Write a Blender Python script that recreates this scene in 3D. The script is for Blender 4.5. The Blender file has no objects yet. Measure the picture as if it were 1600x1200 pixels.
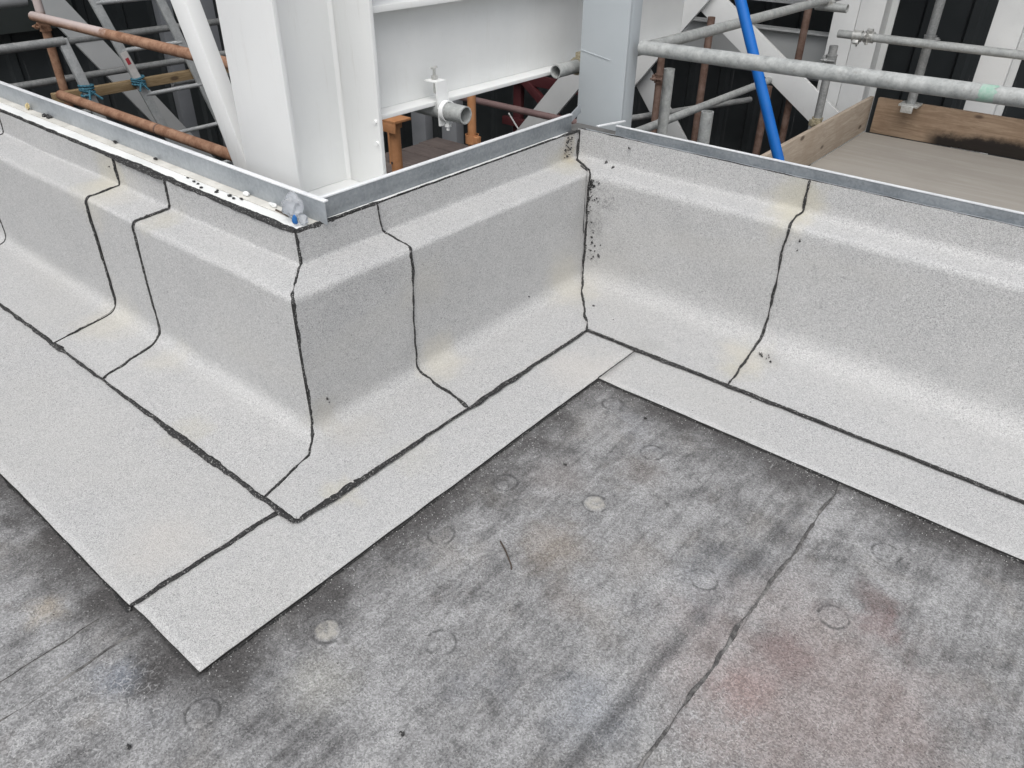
import bpy, bmesh, math, random
from mathutils import Vector, Matrix, noise
random.seed(7)
V = Vector
scene = bpy.context.scene
col = scene.collection
R = math.radians

# ---------------------------------------------------------------- camera
cam_d = bpy.data.cameras.new('camera'); cam = bpy.data.objects.new('camera', cam_d); col.objects.link(cam)
right = V((0.770, 0.638, 0.009)); up = V((-0.361, 0.424, 0.831)); fwd = V((-0.526, 0.643, -0.557))
fwd.normalize(); right = (right - fwd*right.dot(fwd)).normalized(); up = right.cross(fwd)
cam.matrix_world = Matrix(((right.x, up.x, -fwd.x, 0), (right.y, up.y, -fwd.y, 0), (right.z, up.z, -fwd.z, 1.3), (0, 0, 0, 1)))
cam_d.sensor_width = 36; cam_d.lens = 1184.8/1600*36; cam_d.clip_start = 0.02; cam_d.clip_end = 300
scene.camera = cam

# ---------------------------------------------------------------- sky, sun, exposure
SUN_EL, SUN_VEC = 58, (0.62, -1.0)          # where the soft sun stands (towards -x, -y)
w = bpy.data.worlds.new('World'); scene.world = w; w.use_nodes = True
nt = w.node_tree; nt.nodes.clear()
sky = nt.nodes.new('ShaderNodeTexSky'); sky.sky_type = 'NISHITA'; sky.sun_disc = False
sky.sun_elevation = R(SUN_EL); sky.sun_rotation = math.atan2(SUN_VEC[0], SUN_VEC[1])
sky.air_density = 1.0; sky.dust_density = 4.0; sky.ozone_density = 1.0
hs = nt.nodes.new('ShaderNodeHueSaturation'); hs.inputs['Saturation'].default_value = 0.30
bg = nt.nodes.new('ShaderNodeBackground'); bg.inputs['Strength'].default_value = 0.15
wo = nt.nodes.new('ShaderNodeOutputWorld')
nt.links.new(sky.outputs[0], hs.inputs['Color']); nt.links.new(hs.outputs[0], bg.inputs['Color']); nt.links.new(bg.outputs[0], wo.inputs['Surface'])
sd = bpy.data.lights.new('sun', 'SUN'); sun = bpy.data.objects.new('sun', sd); col.objects.link(sun)
sd.energy = 1.0; sd.angle = R(60); sd.color = (1.0, 0.985, 0.96)
h = math.cos(R(SUN_EL)); sv = V((SUN_VEC[0], SUN_VEC[1], 0)).normalized()*h + V((0, 0, math.sin(R(SUN_EL))))
sun.rotation_euler = sv.to_track_quat('Z', 'Y').to_euler(); sun.location = sv*10
vs = scene.view_settings
vs.view_transform = 'Standard'; vs.look = 'None'; vs.gamma = 1; vs.use_curve_mapping = False
vs.exposure = 0.30

# ---------------------------------------------------------------- node helpers
class NT:
    def __init__(s, name):
        s.m = bpy.data.materials.new(name); s.m.use_nodes = True; s.t = s.m.node_tree
        s.b = s.t.nodes['Principled BSDF']; s._pos = None
    def n(s, typ, **kw):
        nd = s.t.nodes.new(typ)
        for k, v in kw.items(): setattr(nd, k, v)
        return nd
    def put(s, sock, v):
        if isinstance(v, bpy.types.NodeSocket): s.t.links.new(v, sock)
        elif isinstance(v, (tuple, list)) and len(v) == 3 and sock.type == 'RGBA': sock.default_value = (*v, 1)
        else: sock.default_value = v
    def pos(s):
        if s._pos is None: s._pos = s.n('ShaderNodeNewGeometry').outputs['Position']
        return s._pos
    def obj(s): return s.n('ShaderNodeTexCoord').outputs['Object']
    def math(s, op, a, b=0.0, c=0.0, clamp=False):
        nd = s.n('ShaderNodeMath', operation=op, use_clamp=clamp)
        s.put(nd.inputs[0], a); s.put(nd.inputs[1], b); s.put(nd.inputs[2], c); return nd.outputs[0]
    def mapv(s, vec, scale=(1, 1, 1), rot=(0, 0, 0), loc=(0, 0, 0)):
        nd = s.n('ShaderNodeMapping'); s.put(nd.inputs['Vector'], vec)
        nd.inputs['Scale'].default_value = scale; nd.inputs['Rotation'].default_value = rot; nd.inputs['Location'].default_value = loc
        return nd.outputs[0]
    def noise(s, scale, detail=3, rough=.55, vec=None, dist=0.0, out='Fac'):
        nd = s.n('ShaderNodeTexNoise'); s.put(nd.inputs['Vector'], vec or s.pos())
        nd.inputs['Scale'].default_value = scale; nd.inputs['Detail'].default_value = detail
        nd.inputs['Roughness'].default_value = rough; nd.inputs['Distortion'].default_value = dist
        return nd.outputs[out]
    def vor(s, scale, vec=None, feature='F1', out='Distance', rnd=1.0):
        nd = s.n('ShaderNodeTexVoronoi', feature=feature); s.put(nd.inputs['Vector'], vec or s.pos())
        nd.inputs['Scale'].default_value = scale; nd.inputs['Randomness'].default_value = rnd
        return nd.outputs[out]
    def ramp(s, v, a, b, lo=0.0, hi=1.0, smooth=True):
        nd = s.n('ShaderNodeMapRange', interpolation_type='SMOOTHSTEP' if smooth else 'LINEAR')
        s.put(nd.inputs['Value'], v); nd.inputs['From Min'].default_value = a; nd.inputs['From Max'].default_value = b
        nd.inputs['To Min'].default_value = lo; nd.inputs['To Max'].default_value = hi
        return nd.outputs['Result']
    def mix(s, f, a, b, mode='MIX'):
        nd = s.n('ShaderNodeMix', data_type='RGBA', blend_type=mode)
        s.put(nd.inputs['Factor'], f); s.put(nd.inputs['A'], a); s.put(nd.inputs['B'], b)
        return nd.outputs['Result']
    def sep(s, vec):
        nd = s.n('ShaderNodeSeparateXYZ'); s.put(nd.inputs[0], vec); return nd.outputs
    def dist(s, p):
        nd = s.n('ShaderNodeVectorMath', operation='DISTANCE'); s.put(nd.inputs[0], s.pos()); nd.inputs[1].default_value = p
        return nd.outputs['Value']
    def bump(s, hgt, strength=.3, d=.002):
        nd = s.n('ShaderNodeBump'); nd.inputs['Strength'].default_value = strength; nd.inputs['Distance'].default_value = d
        s.put(nd.inputs['Height'], hgt); s.t.links.new(nd.outputs[0], s.b.inputs['Normal'])
    def out(s, base=None, rough=None, metal=None, spec=None):
        if base is not None: s.put(s.b.inputs['Base Color'], base)
        if rough is not None: s.put(s.b.inputs['Roughness'], rough)
        if metal is not None: s.put(s.b.inputs['Metallic'], metal)
        if spec is not None: s.put(s.b.inputs['Specular IOR Level'], spec)
        return s.m

M = {}
def cap_material():
    """mineral cap sheet: pale granules in bitumen with damp yellow and dark scuff stains"""
    t = NT('mineral_cap_sheet')
    cells = t.vor(600, out='Color'); cv = t.sep(cells)[0]
    g = t.ramp(cv, .0, 1.0, .0, 1.0, False)
    g2 = t.noise(520, 2, .7)
    k = t.math('MULTIPLY_ADD', t.math('SUBTRACT', g2, .5), 1.1, g)
    c = t.mix(t.ramp(k, -.1, 1.05), (.285, .286, .288), (.575, .577, .572))
    speck = t.ramp(t.sep(t.vor(300, out='Color'))[1], .945, .985)
    c = t.mix(t.math('MULTIPLY', speck, .4), c, (.09, .09, .09))
    big = t.noise(2.3, 4, .6); mid = t.noise(14, 4, .6)
    c = t.mix(t.ramp(big, .3, .72, 0, .22), c, (.52, .52, .51))
    c = t.mix(t.ramp(mid, .45, .75, 0, .16), c, (.33, .335, .345))
    bald = t.math('MULTIPLY', t.ramp(t.noise(26, 5, .8), .60, .70), t.ramp(t.noise(2.7, 3, .6, t.mapv(t.pos(), loc=(4, 2, 1))), .48, .62))
    c = t.mix(t.math('MULTIPLY', bald, t.ramp(t.noise(330, 2, .7), .42, .6, 0, .55)), c, (.13, .13, .13))
    c = t.mix(t.ramp(t.noise(1.3, 3, .5, t.mapv(t.pos(), (1, 1, 4), loc=(7, 7, 7))), .5, .68, 0, .20), c, (.46, .45, .42))
    rnd = t.n('ShaderNodeObjectInfo').outputs['Random']
    c = t.mix(1.0, c, t.ramp(rnd, 0, 1, .94, 1.04, False), 'MULTIPLY')
    wob = t.math('MULTIPLY', t.math('SUBTRACT', t.noise(11, 4, .65), .5), .16)
    Y1, Y2, BR, DK = (.47, .44, .33), (.55, .52, .43), (.36, .29, .18), (.16, .16, .165)
    for p, r, cc, a in (((-2.60, 1.055, .475), .14, Y1, .55), ((-2.55, 1.0, .425), .17, Y2, .5), ((-2.20, 1.0, .44), .10, Y1, .5),
                        ((-2.50, .88, .02), .16, Y2, .55), ((-2.14, .87, .01), .10, Y2, .4),
                        ((-.76, 2.33, .47), .12, Y1, .75), ((-.76, 2.27, .42), .10, Y2, .6), ((-.74, 2.10, .03), .13, Y2, .75), ((-.73, 2.0, .0), .09, Y1, .5),
                        ((-1.47, 1.42, .03), .13, Y2, .7), ((-1.49, 1.40, .30), .12, Y2, .25), ((-1.60, 2.27, .47), .07, BR, .75), ((-1.59, 2.23, .41), .13, Y1, .55),
                        ((-1.46, 2.10, .03), .16, Y2, .6), ((-1.46, 2.20, .25), .10, (.30, .30, .29), .5),
                        ((-1.46, .98, .05), .08, (.38, .36, .31), .55), ((-1.40, 1.02, .03), .12, (.42, .40, .35), .35),
                        ((-1.02, 1.95, .01), .07, (.30, .30, .29), .4), ((-1.2, 1.05, .01), .10, (.45, .44, .38), .35), ((-1.23, .83, .01), .06, Y1, .5),
                        ((-1.75, .72, .01), .08, Y1, .35), ((-1.42, .45, .01), .14, (.58, .53, .48), .3), ((-1.12, 1.7, .01), .18, (.58, .54, .49), .4),
                        ((-.68, 2.14, .02), .06, (.25, .25, .25), .5), ((-1.4, 2.22, .34), .06, DK, .5), ((-1.44, 2.23, .24), .06, DK, .6), ((-1.45, 2.21, .10), .05, DK, .4)):
        d = t.math('ADD', t.dist(p), wob)
        f = t.ramp(d, r*.15, r, a, 0)
        if cc is DK: f = t.math('MULTIPLY', f, t.ramp(t.noise(85, 4, .8), .46, .62))
        c = t.mix(f, c, t.mix(.5, cc, c, 'MULTIPLY') if cc is DK else t.mix(.35, cc, c))
    t.bump(t.math('ADD', t.vor(430), t.math('MULTIPLY', g2, .6)), .55, .0016)
    return t.out(c, .93, 0, .25)
M['cap'] = cap_material()

def roof_material(ring=None):
    """weathered flat-roof sheet: blotchy grey, torch-dark margin along the new strips, pink wash, lap streaks"""
    t = NT('weathered_roof_sheet' if ring is None else 'weathered_roof_sheet_dome')
    P = t.pos(); sx, sy, sz = t.sep(P)
    n1 = t.noise(3.2, 6, .66, dist=.4); n2 = t.noise(13, 6, .68, dist=.3)
    st = t.noise(4.0, 6, .7, t.mapv(P, (7.5, 1.2, 1), (0, 0, R(6))), .5)
    st2 = t.noise(11, 4, .7, t.mapv(P, (6, 1, 1), (0, 0, R(-3))), .3)
    n3 = t.noise(42, 5, .75, t.mapv(P, (1.7, .8, 1), (0, 0, R(8))), .6)
    v = t.math('ADD', t.math('MULTIPLY', n1, .30), t.math('ADD', t.math('MULTIPLY', n2, .24), t.math('ADD', t.math('MULTIPLY', st, .24), t.math('ADD', t.math('MULTIPLY', st2, .14), t.math('MULTIPLY', n3, .12)))))
    c = t.mix(t.ramp(v, .38, .61), (.080, .079, .080), (.310, .311, .312))
    # chalky, brownish and bluish washes
    c = t.mix(t.ramp(t.noise(5.5, 5, .65, t.mapv(P, loc=(3, 1, 0))), .52, .70, 0, .32), c, (.285, .268, .245))
    c = t.mix(t.ramp(t.noise(4.2, 4, .6, t.mapv(P, loc=(9, 4, 0))), .55, .72, 0, .30), c, (.265, .275, .295))
    c = t.mix(t.ramp(t.noise(7.5, 5, .7, t.mapv(P, loc=(1, 7, 0))), .58, .70, 0, .40), c, (.135, .125, .118))
    # pink wash lower right
    wob = t.math('MULTIPLY', t.math('SUBTRACT', t.noise(5, 5, .65), .5), .55)
    d = t.math('ADD', t.dist((-.09, 1.04, 0)), wob)
    c = t.mix(t.ramp(d, .08, .40, .52, 0), c, (.275, .222, .208))
    for p, r, cc, a in (((-.18, 1.10, 0), .09, (.19, .135, .13), .45), ((-.21, .98, 0), .09, (.27, .185, .175), .45), ((-.09, 1.37, 0), .07, (.12, .085, .08), .65), ((-.06, 1.30, 0), .06, (.25, .175, .17), .4),
                        ((-.70, 1.40, 0), .10, (.17, .14, .12), .30), ((-.86, 1.24, 0), .12, (.22, .19, .175), .28), ((-.72, 1.04, 0), .12, (.27, .23, .19), .5), ((-.55, 1.13, 0), .10, (.19, .165, .14), .32),
                        ((-.60, .93, 0), .08, (.18, .15, .13), .30), ((-.93, 1.08, 0), .06, (.09, .085, .08), .7), ((-.36, 1.30, 0), .12, (.11, .113, .12), .35), ((-.40, 1.20, 0), .10, (.25, .265, .285), .30),
                        ((-.85, .46, 0), .10, (.34, .335, .30), .4), ((-1.43, .20, 0), .06, (.30, .25, .18), .5), ((-.42, .75, 0), .12, (.23, .25, .28), .4),
                        ((-1.36, .29, 0), .07, (.06, .058, .056), .8), ((-1.62, .29, 0), .09, (.07, .066, .062), .8), ((-1.12, .27, 0), .10, (.055, .053, .052), .85), ((-.99, .37, 0), .08, (.06, .058, .056), .8),
                        ((-1.16, .22, 0), .06, (.17, .20, .25), .4), ((-.99, .62, 0), .07, (.06, .058, .058), .6), ((-.98, 1.32, 0), .07, (.07, .066, .066), .6), ((-.42, 1.62, 0), .09, (.07, .066, .066), .7)):
        w2 = t.math('MULTIPLY', t.math('SUBTRACT', n2, .5), .12)
        c = t.mix(t.ramp(t.math('ADD', t.dist(p), w2), r*.1, r, a, 0), c, cc)
    ln = t.math('ABSOLUTE', t.math('ADD', t.math('ADD', sx, t.math('MULTIPLY', sy, -.055)), t.math('ADD', .418, t.math('MULTIPLY', t.math('SUBTRACT', n2, .5), .03))))
    c = t.mix(t.math('MULTIPLY', t.ramp(ln, .003, .024, .62, 0), t.ramp(t.noise(4, 4, .7), .36, .56)), c, (.07, .07, .072))
    # torch-blackened margin along the new strips (own uneven shape)
    ax = t.math('MAXIMUM', t.math('ADD', sx, 1.041), 0.0); ay = t.math('MAXIMUM', t.math('SUBTRACT', .322, sy), 0.0)
    dB = t.math('SQRT', t.math('ADD', t.math('MULTIPLY', ax, ax), t.math('MULTIPLY', ay, ay)))
    dC = t.math('MAXIMUM', t.math('SUBTRACT', 1.694, sy), 0.0)
    dm = t.math('MINIMUM', dB, dC)
    edge = t.math('ADD', dm, t.math('MULTIPLY', t.math('SUBTRACT', t.noise(6, 5, .7, dist=.5), .52), .30))
    c = t.mix(t.ramp(edge, -.02, .15, .90, 0), c, (.060, .057, .056))
    c = t.mix(t.ramp(dm, .0, .012, .75, 0), c, (.03, .03, .03))  # separate even, near-black line hard against the strip edges
    # pale crackled bloom beside the laps
    cr = t.vor(75, t.mapv(t.noise(30, 2, out='Color'), (.02, .02, .02)) if False else None, 'DISTANCE_TO_EDGE')
    cw = t.math('MULTIPLY', t.ramp(cr, .02, .12, 1, 0), t.ramp(t.noise(40, 3, .7), .42, .6))
    m1 = t.math('ADD', t.dist((-1.13, .13, 0)), wob); m2 = t.math('ADD', t.dist((-.26, .80, 0)), wob)
    mm = t.ramp(t.math('MINIMUM', m1, m2), .04, .20, .42, 0)
    c = t.mix(t.math('MULTIPLY', cw, mm), c, (.46, .46, .46))
    # granules: light and dark grains still bonded
    gc = t.sep(t.vor(330, out='Color'))
    gn = t.noise(520, 2, .7)
    sc1 = t.noise(90, 3, .8, t.mapv(P, (1, .09, 1), (0, 0, R(14)))); sc2 = t.noise(90, 3, .8, t.mapv(P, (.1, 1, 1), (0, 0, R(31))))
    c = t.mix(t.ramp(sc1, .62, .74, 0, .40), c, (.40, .40, .40)); c = t.mix(t.ramp(sc2, .64, .75, 0, .35), c, (.06, .06, .06))
    c = t.mix(t.ramp(t.noise(70, 5, .85), .57, .72, 0, .34), c, (.065, .064, .064)); c = t.mix(t.ramp(t.noise(95, 5, .85, t.mapv(P, loc=(5, 5, 0))), .59, .72, 0, .28), c, (.42, .42, .41))
    gk = t.math('ADD', t.math('SUBTRACT', gc[0], .5), t.math('MULTIPLY', t.math('SUBTRACT', gn, .5), 1.2))
    gain = t.math('MULTIPLY_ADD', gk, .68, 1.0)
    c = t.mix(1.0, c, gain, 'MULTIPLY')
    c = t.mix(t.ramp(gc[1], .955, .98, 0, .22), c, (.55, .55, .54))
    if ring is not None:
        o = t.obj(); ox, oy, oz = t.sep(o)
        rr = t.math('SQRT', t.math('ADD', t.math('MULTIPLY', ox, ox), t.math('MULTIPLY', oy, oy)))
        rr = t.math('ADD', rr, t.math('MULTIPLY', t.math('SUBTRACT', t.noise(45, 3, .7), .5), .008))
        band = t.math('MULTIPLY', t.ramp(rr, .026, .0305, 0, 1), t.ramp(rr, .031, .0365, 1, 0))
        band = t.math('MULTIPLY', band, t.ramp(t.noise(28, 3, .7), .38, .58))
        c = t.mix(t.math('MULTIPLY', band, .68), c, (.05, .05, .05))
        if ring == 'pale': c = t.mix(t.math('MULTIPLY', t.ramp(rr, .018, .03, .75, 0), t.ramp(t.noise(55, 4, .75), .3, .62)), c, t.mix(gn, (.22, .21, .19), (.58, .56, .50)))
    t.bump(t.math('ADD', t.math('MULTIPLY', gn, .7), t.math('ADD', t.math('MULTIPLY', n2, 5), t.math('MULTIPLY', cw, .5))), .5, .0022)
    return t.out(c, .86, 0, .3)
M['roof'] = roof_material(); M['dome'] = roof_material('plain'); M['dome_pale'] = roof_material('pale')

def bitumen():
    t = NT('bitumen'); n = t.noise(260, 3, .7); n2 = t.noise(60, 3, .6)
    c = t.mix(t.ramp(n, .4, .75), (.012, .012, .0125), (.055, .054, .052))
    c = t.mix(t.ramp(t.sep(t.vor(420, out='Color'))[0], .9, .97, 0, .7), c, (.35, .35, .34))
    t.bump(t.math('ADD', n, n2), .7, .003)
    return t.out(c, t.ramp(n2, .3, .7, .45, .8), 0, .4)
M['bitumen'] = bitumen()
def bitumen_plain():
    t = NT('bitumen_edge'); n = t.noise(200, 3, .7)
    return t.out(t.mix(n, (.012, .012, .012), (.06, .058, .056)), .75, 0, .3)
M['bitedge'] = bitumen_plain()
def lap_mat():
    t = NT('weathered_lap_bitumen'); n = t.noise(120, 4, .75); n2 = t.noise(24, 4, .7)
    c = t.mix(t.ramp(n, .35, .7), (.060, .058, .058), (.15, .147, .142))
    c = t.mix(t.ramp(n2, .46, .64, 0, .8), c, (.24, .235, .225))
    t.bump(t.math('ADD', n, n2), .8, .003)
    return t.out(c, .85, 0, .25)
M['lap'] = lap_mat()

def paint(name, a, b, scale=5, rough=.45, grime=0.0, grimecol=(.25, .23, .2), spec=.4, drip=0.0, dripcol=(.5, .48, .43)):
    t = NT(name); n = t.noise(scale, 4, .6)
    c = t.mix(t.ramp(n, .3, .7), a, b)
    if grime: c = t.mix(t.ramp(t.noise(38, 5, .75), .56, .74, 0, grime), c, grimecol)
    if drip: c = t.mix(t.math('MULTIPLY', t.ramp(t.noise(5, 5, .75, t.mapv(t.pos(), (7, 7, .5))), .54, .72, 0, drip), t.ramp(t.noise(2.2, 3, .6), .4, .62)), c, dripcol)
    t.bump(t.noise(160, 3, .6), .08, .001)
    return t.out(c, t.ramp(n, .3, .7, rough-.06, rough+.1), 0, spec)
M['white'] = paint('white_steel_paint', (.80, .81, .805), (.83, .84, .83), 3, .42, .10, (.66, .64, .60), drip=.22)
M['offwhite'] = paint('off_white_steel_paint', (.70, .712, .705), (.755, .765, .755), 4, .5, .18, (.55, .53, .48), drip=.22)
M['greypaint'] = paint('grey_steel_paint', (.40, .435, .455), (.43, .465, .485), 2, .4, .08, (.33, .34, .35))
M['palegrey'] = paint('pale_grey_and_shaded_white_paint', (.44, .455, .455), (.49, .50, .50), 3, .5)  # rear beams and rails; on the white braces, shade put into the colour
M['midgrey'] = paint('mid_grey_paint', (.19, .20, .215), (.235, .245, .26), 3, .5)
M['ledge'] = paint('white_ledge_sheet', (.70, .715, .70), (.78, .79, .78), 6, .5, .35, (.55, .52, .44))
M['ledgedirt'] = paint('grimy_ledge_sheet', (.50, .49, .45), (.62, .61, .57), 16, .6, .55, (.33, .31, .26))
M['blue'] = paint('blue_plastic', (.004, .115, .44), (.008, .145, .50), 9, .42, .45, (.04, .16, .36))
M['orange'] = paint('orange_prop_paint', (.40, .185, .08), (.47, .235, .115), 14, .6, .5, (.20, .10, .055))
M['redsteel'] = paint('dark_red_primer', (.055, .011, .014), (.07, .016, .018), 6, .6)
M['browntube'] = paint('brown_painted_tube', (.13, .085, .085), (.17, .115, .11), 10, .55)
M['dark'] = paint('dark_steel', (.035, .038, .042), (.055, .058, .063), 5, .5)
M['green'] = paint('green_spray_paint', (.24, .40, .32), (.35, .45, .40), 60, .6, .8, (.42, .44, .42))
M['rope'] = paint('blue_rope', (.03, .11, .16), (.06, .18, .24), 90, .8)
M['concrete'] = paint('concrete', (.10, .10, .10), (.16, .16, .155), 2, .9)
M['twig'] = paint('dry_twig', (.05, .038, .03), (.09, .07, .055), 60, .9)
M['pebble'] = paint('ochre_crumb', (.42, .33, .16), (.55, .47, .28), 90, .9)

def galv(name, a, b, metal=.35, rough=.5, scale=20, streak=None, dirt=.3, dirtcol=(.2, .2, .19)):
    t = NT(name); P = t.pos() if streak is None else t.mapv(t.pos(), streak)
    n = t.noise(scale, 5, .7, P); sp = t.sep(t.vor(140, out='Color'))[0]
    c = t.mix(t.ramp(n, .28, .72), a, b)
    c = t.mix(.10, c, t.mix(sp, (.2, .2, .2), (.8, .8, .8)))
    c = t.mix(t.ramp(t.noise(46, 6, .78), .52, .72, 0, dirt), c, dirtcol)
    t.bump(t.noise(120, 4, .7), .12, .001)
    return t.out(c, t.ramp(n, .2, .8, rough-.1, rough+.15), metal, .5)
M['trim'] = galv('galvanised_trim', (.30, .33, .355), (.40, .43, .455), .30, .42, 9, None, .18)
M['trimdark'] = galv('shaded_galvanised_trim', (.19, .215, .235), (.27, .295, .315), .35, .4, 7, None, .15)  # same metal as the left trim, its dark reflections put into the colour
M['trimlip'] = galv('galvanised_lip', (.70, .72, .74), (.78, .80, .81), .05, .42, 12, None, .15)
M['tube'] = galv('galvanised_tube', (.26, .275, .27), (.43, .445, .435), .12, .6, 26, (1, 1, 1), .7, (.22, .215, .20))
M['tubedark'] = galv('dull_grey_tube', (.17, .18, .18), (.27, .275, .27), .25, .55, 22, None, .4, (.12, .12, .115))
M['alu'] = galv('ladder_aluminium', (.34, .36, .365), (.46, .475, .475), .25, .5, 18, None, .3, (.14, .14, .14))
M['zinc'] = galv('coupler_zinc', (.42, .43, .41), (.6, .6, .58), .5, .4, 50, None, .5, (.25, .22, .12))
M['brass'] = galv('coupler_rusty_zinc', (.30, .26, .16), (.48, .43, .30), .4, .5, 60, None, .6, (.16, .11, .05))
def rusty():
    t = NT('rusty_orange_tube'); P = t.pos()
    n = t.noise(16, 6, .72); n2 = t.noise(60, 4, .7)
    c = t.mix(t.ramp(n, .32, .7), (.195, .10, .06), (.37, .225, .15))
    c = t.mix(t.ramp(n2, .5, .72, 0, .5), c, (.16, .075, .045))
    sx, sy, sz = t.sep(P)
    wh = t.math('ADD', t.math('MULTIPLY_ADD', sx, -1.0, -4.44), t.math('MULTIPLY', t.math('SUBTRACT', n, .5), .4))
    hi = t.ramp(sz, .57, .61)
    c = t.mix(t.math('MULTIPLY', t.ramp(wh, -.05, .06, 0, .85), hi), c, (.52, .46, .45))
    t.bump(n2, .3, .002)
    return t.out(c, .78, 0, .3)
M['rust'] = rusty()
def rustv():
    t = NT('red_brown_rust_tube'); n = t.noise(18, 6, .72)
    return t.out(t.mix(t.ramp(n, .3, .7), (.10, .058, .043), (.19, .13, .105)), .8, 0, .3)
M['rustdark'] = rustv()
def timber(name, a, b, cd, axis=0, scale=5.0, black=False):
    t = NT(name); o = t.pos()
    sc = [9, 9, 9]; sc[axis] = .8
    n = t.noise(scale, 6, .7, t.mapv(o, tuple(sc)), 1.2); n2 = t.noise(3.5, 4, .65)
    c = t.mix(t.ramp(n, .3, .72), a, b)
    c = t.mix(t.ramp(n2, .45, .72, 0, .6), c, cd)
    kn = t.vor(7, t.mapv(o, tuple(1.0 if i != axis else .45 for i in range(3))))
    c = t.mix(t.ramp(kn, .06, .13, .8, 0), c, (.06, .04, .03))
    if black:   # bitumen smear along the lower edge
        sx, sy, sz = t.sep(o)
        e = t.math('ADD', t.math('ADD', sz, t.math('MULTIPLY', t.math('ADD', sx, 1.0), -.06)), t.math('MULTIPLY', t.math('SUBTRACT', t.noise(9, 5, .7), .5), .10))
        c = t.mix(t.math('MULTIPLY', t.ramp(e, -.06, .0, .96, 0), t.ramp(sx, -1.12, -1.0)), c, (.012, .011, .011))
    t.bump(n, .25, .003)
    return t.out(c, .82, 0, .25)
M['toeboard'] = timber('toe_board_timber', (.22, .155, .105), (.36, .27, .19), (.20, .135, .09), 0, 5, True)
M['toeboard_y'] = timber('toe_board_timber_side', (.32, .265, .21), (.45, .385, .315), (.30, .24, .18), 1)
M['ply'] = timber('weathered_plywood', (.315, .295, .265), (.37, .35, .318), (.30, .278, .25), 0, 1.0)
M['plank'] = timber('scaffold_plank', (.20, .14, .075), (.33, .25, .15), (.17, .115, .06), 1)
M['deckplank'] = timber('dark_deck_plank', (.10, .082, .078), (.155, .13, .12), (.08, .065, .06), 0)
def clad():
    t = NT('charcoal_cladding'); n = t.noise(1.4, 4, .6)
    c = t.mix(t.ramp(n, .3, .7), (.040, .046, .049), (.060, .067, .069))
    return t.out(c, .5, 0, .35)
M['clad'] = clad()
def plastic():
    t = NT('crumpled_clear_plastic')
    n = t.noise(40, 3, .6); t.bump(t.noise(70, 4, .7), .8, .004)
    m = t.out(t.mix(n, (.60, .63, .67), (.83, .85, .88)), .22, 0, .6)
    t.b.inputs['Transmission Weight'].default_value = .7; t.b.inputs['IOR'].default_value = 1.2
    return m
M['plastic'] = plastic()
M['bluelabel'] = paint('blue_print_label', (.015, .10, .32), (.03, .16, .42), 40, .4)
M['sticker'] = paint('white_ladder_sticker', (.52, .50, .48), (.60, .58, .56), 30, .6)
M['stickerred'] = paint('red_sticker_print', (.35, .03, .05), (.40, .05, .06), 30, .6)

# ---------------------------------------------------------------- object helpers
WL = {}     # world location of each object made here
def tag(o, label=None, cat=None, group=None, kind=None):
    for k, v in (('label', label), ('category', cat), ('group', group), ('kind', kind)):
        if v: o[k] = v
    return o
def _attach(o, loc, parent):
    WL[o] = V(loc); o.location = loc
    if parent is not None:
        o.parent = parent; o.matrix_parent_inverse = Matrix.Translation(-WL[parent])
    col.objects.link(o)
def empty(name, loc, label=None, cat=None, group=None, kind=None):
    o = bpy.data.objects.new(name, None); o.empty_display_size = .05; _attach(o, loc, None)
    return tag(o, label, cat, group, kind)
def obj(name, verts, faces, mat, parent=None, smooth=False, origin=None, sharp=None):
    vs_ = [V(v) for v in verts]
    if origin is None:
        lo = V([min(v[i] for v in vs_) for i in range(3)]); hi = V([max(v[i] for v in vs_) for i in range(3)])
        c = (lo+hi)/2
        if parent is None: c.z = lo.z
    else: c = V(origin)
    me = bpy.data.meshes.new(name); me.from_pydata([v-c for v in vs_], [], faces)
    mats = mat if isinstance(mat, list) else [mat]
    for m in mats: me.materials.append(M[m] if isinstance(m, str) else m)
    if smooth:
        me.polygons.foreach_set('use_smooth', [True]*len(me.polygons))
        if sharp: me.set_sharp_from_angle(angle=R(sharp))
    me.update()
    o = bpy.data.objects.new(name, me); _attach(o, c, parent); return o
def from_bm(name, bm, mat, parent=None, smooth=True, sharp=35):
    bm.verts.index_update()
    v = [x.co.copy() for x in bm.verts]; f = [[y.index for y in x.verts] for x in bm.faces]; bm.free()
    return obj(name, v, f, mat, parent, smooth, None, sharp)
def bm_box(bm, c, half, ax=(V((1, 0, 0)), V((0, 1, 0)), V((0, 0, 1))), bevel=0.0):
    sub = bmesh.new()
    m = Matrix((( ax[0].x*half[0]*2, ax[1].x*half[1]*2, ax[2].x*half[2]*2, c[0]), (ax[0].y*half[0]*2, ax[1].y*half[1]*2, ax[2].y*half[2]*2, c[1]), (ax[0].z*half[0]*2, ax[1].z*half[1]*2, ax[2].z*half[2]*2, c[2]), (0, 0, 0, 1)))
    bmesh.ops.create_cube(sub, size=1, matrix=m)
    if bevel: bmesh.ops.bevel(sub, geom=list(sub.edges), offset=bevel, segments=2, profile=.6, affect='EDGES')
    bmesh.ops.recalc_face_normals(sub, faces=sub.faces)
    tmp = bpy.data.meshes.new('t'); sub.to_mesh(tmp); sub.free(); bm.from_mesh(tmp); bpy.data.meshes.remove(tmp)
def box(name, x0, x1, y0, y1, z0, z1, mat, parent=None, bevel=.002):
    bm = bmesh.new(); bm_box(bm, ((x0+x1)/2, (y0+y1)/2, (z0+z1)/2), ((x1-x0)/2, (y1-y0)/2, (z1-z0)/2), bevel=bevel)
    return from_bm(name, bm, mat, parent)
def frame(d):
    d = V(d).normalized(); a = V((0, 0, 1)) if abs(d.z) < .9 else V((1, 0, 0))
    s = d.cross(a).normalized(); return d, s, s.cross(d)
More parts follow.
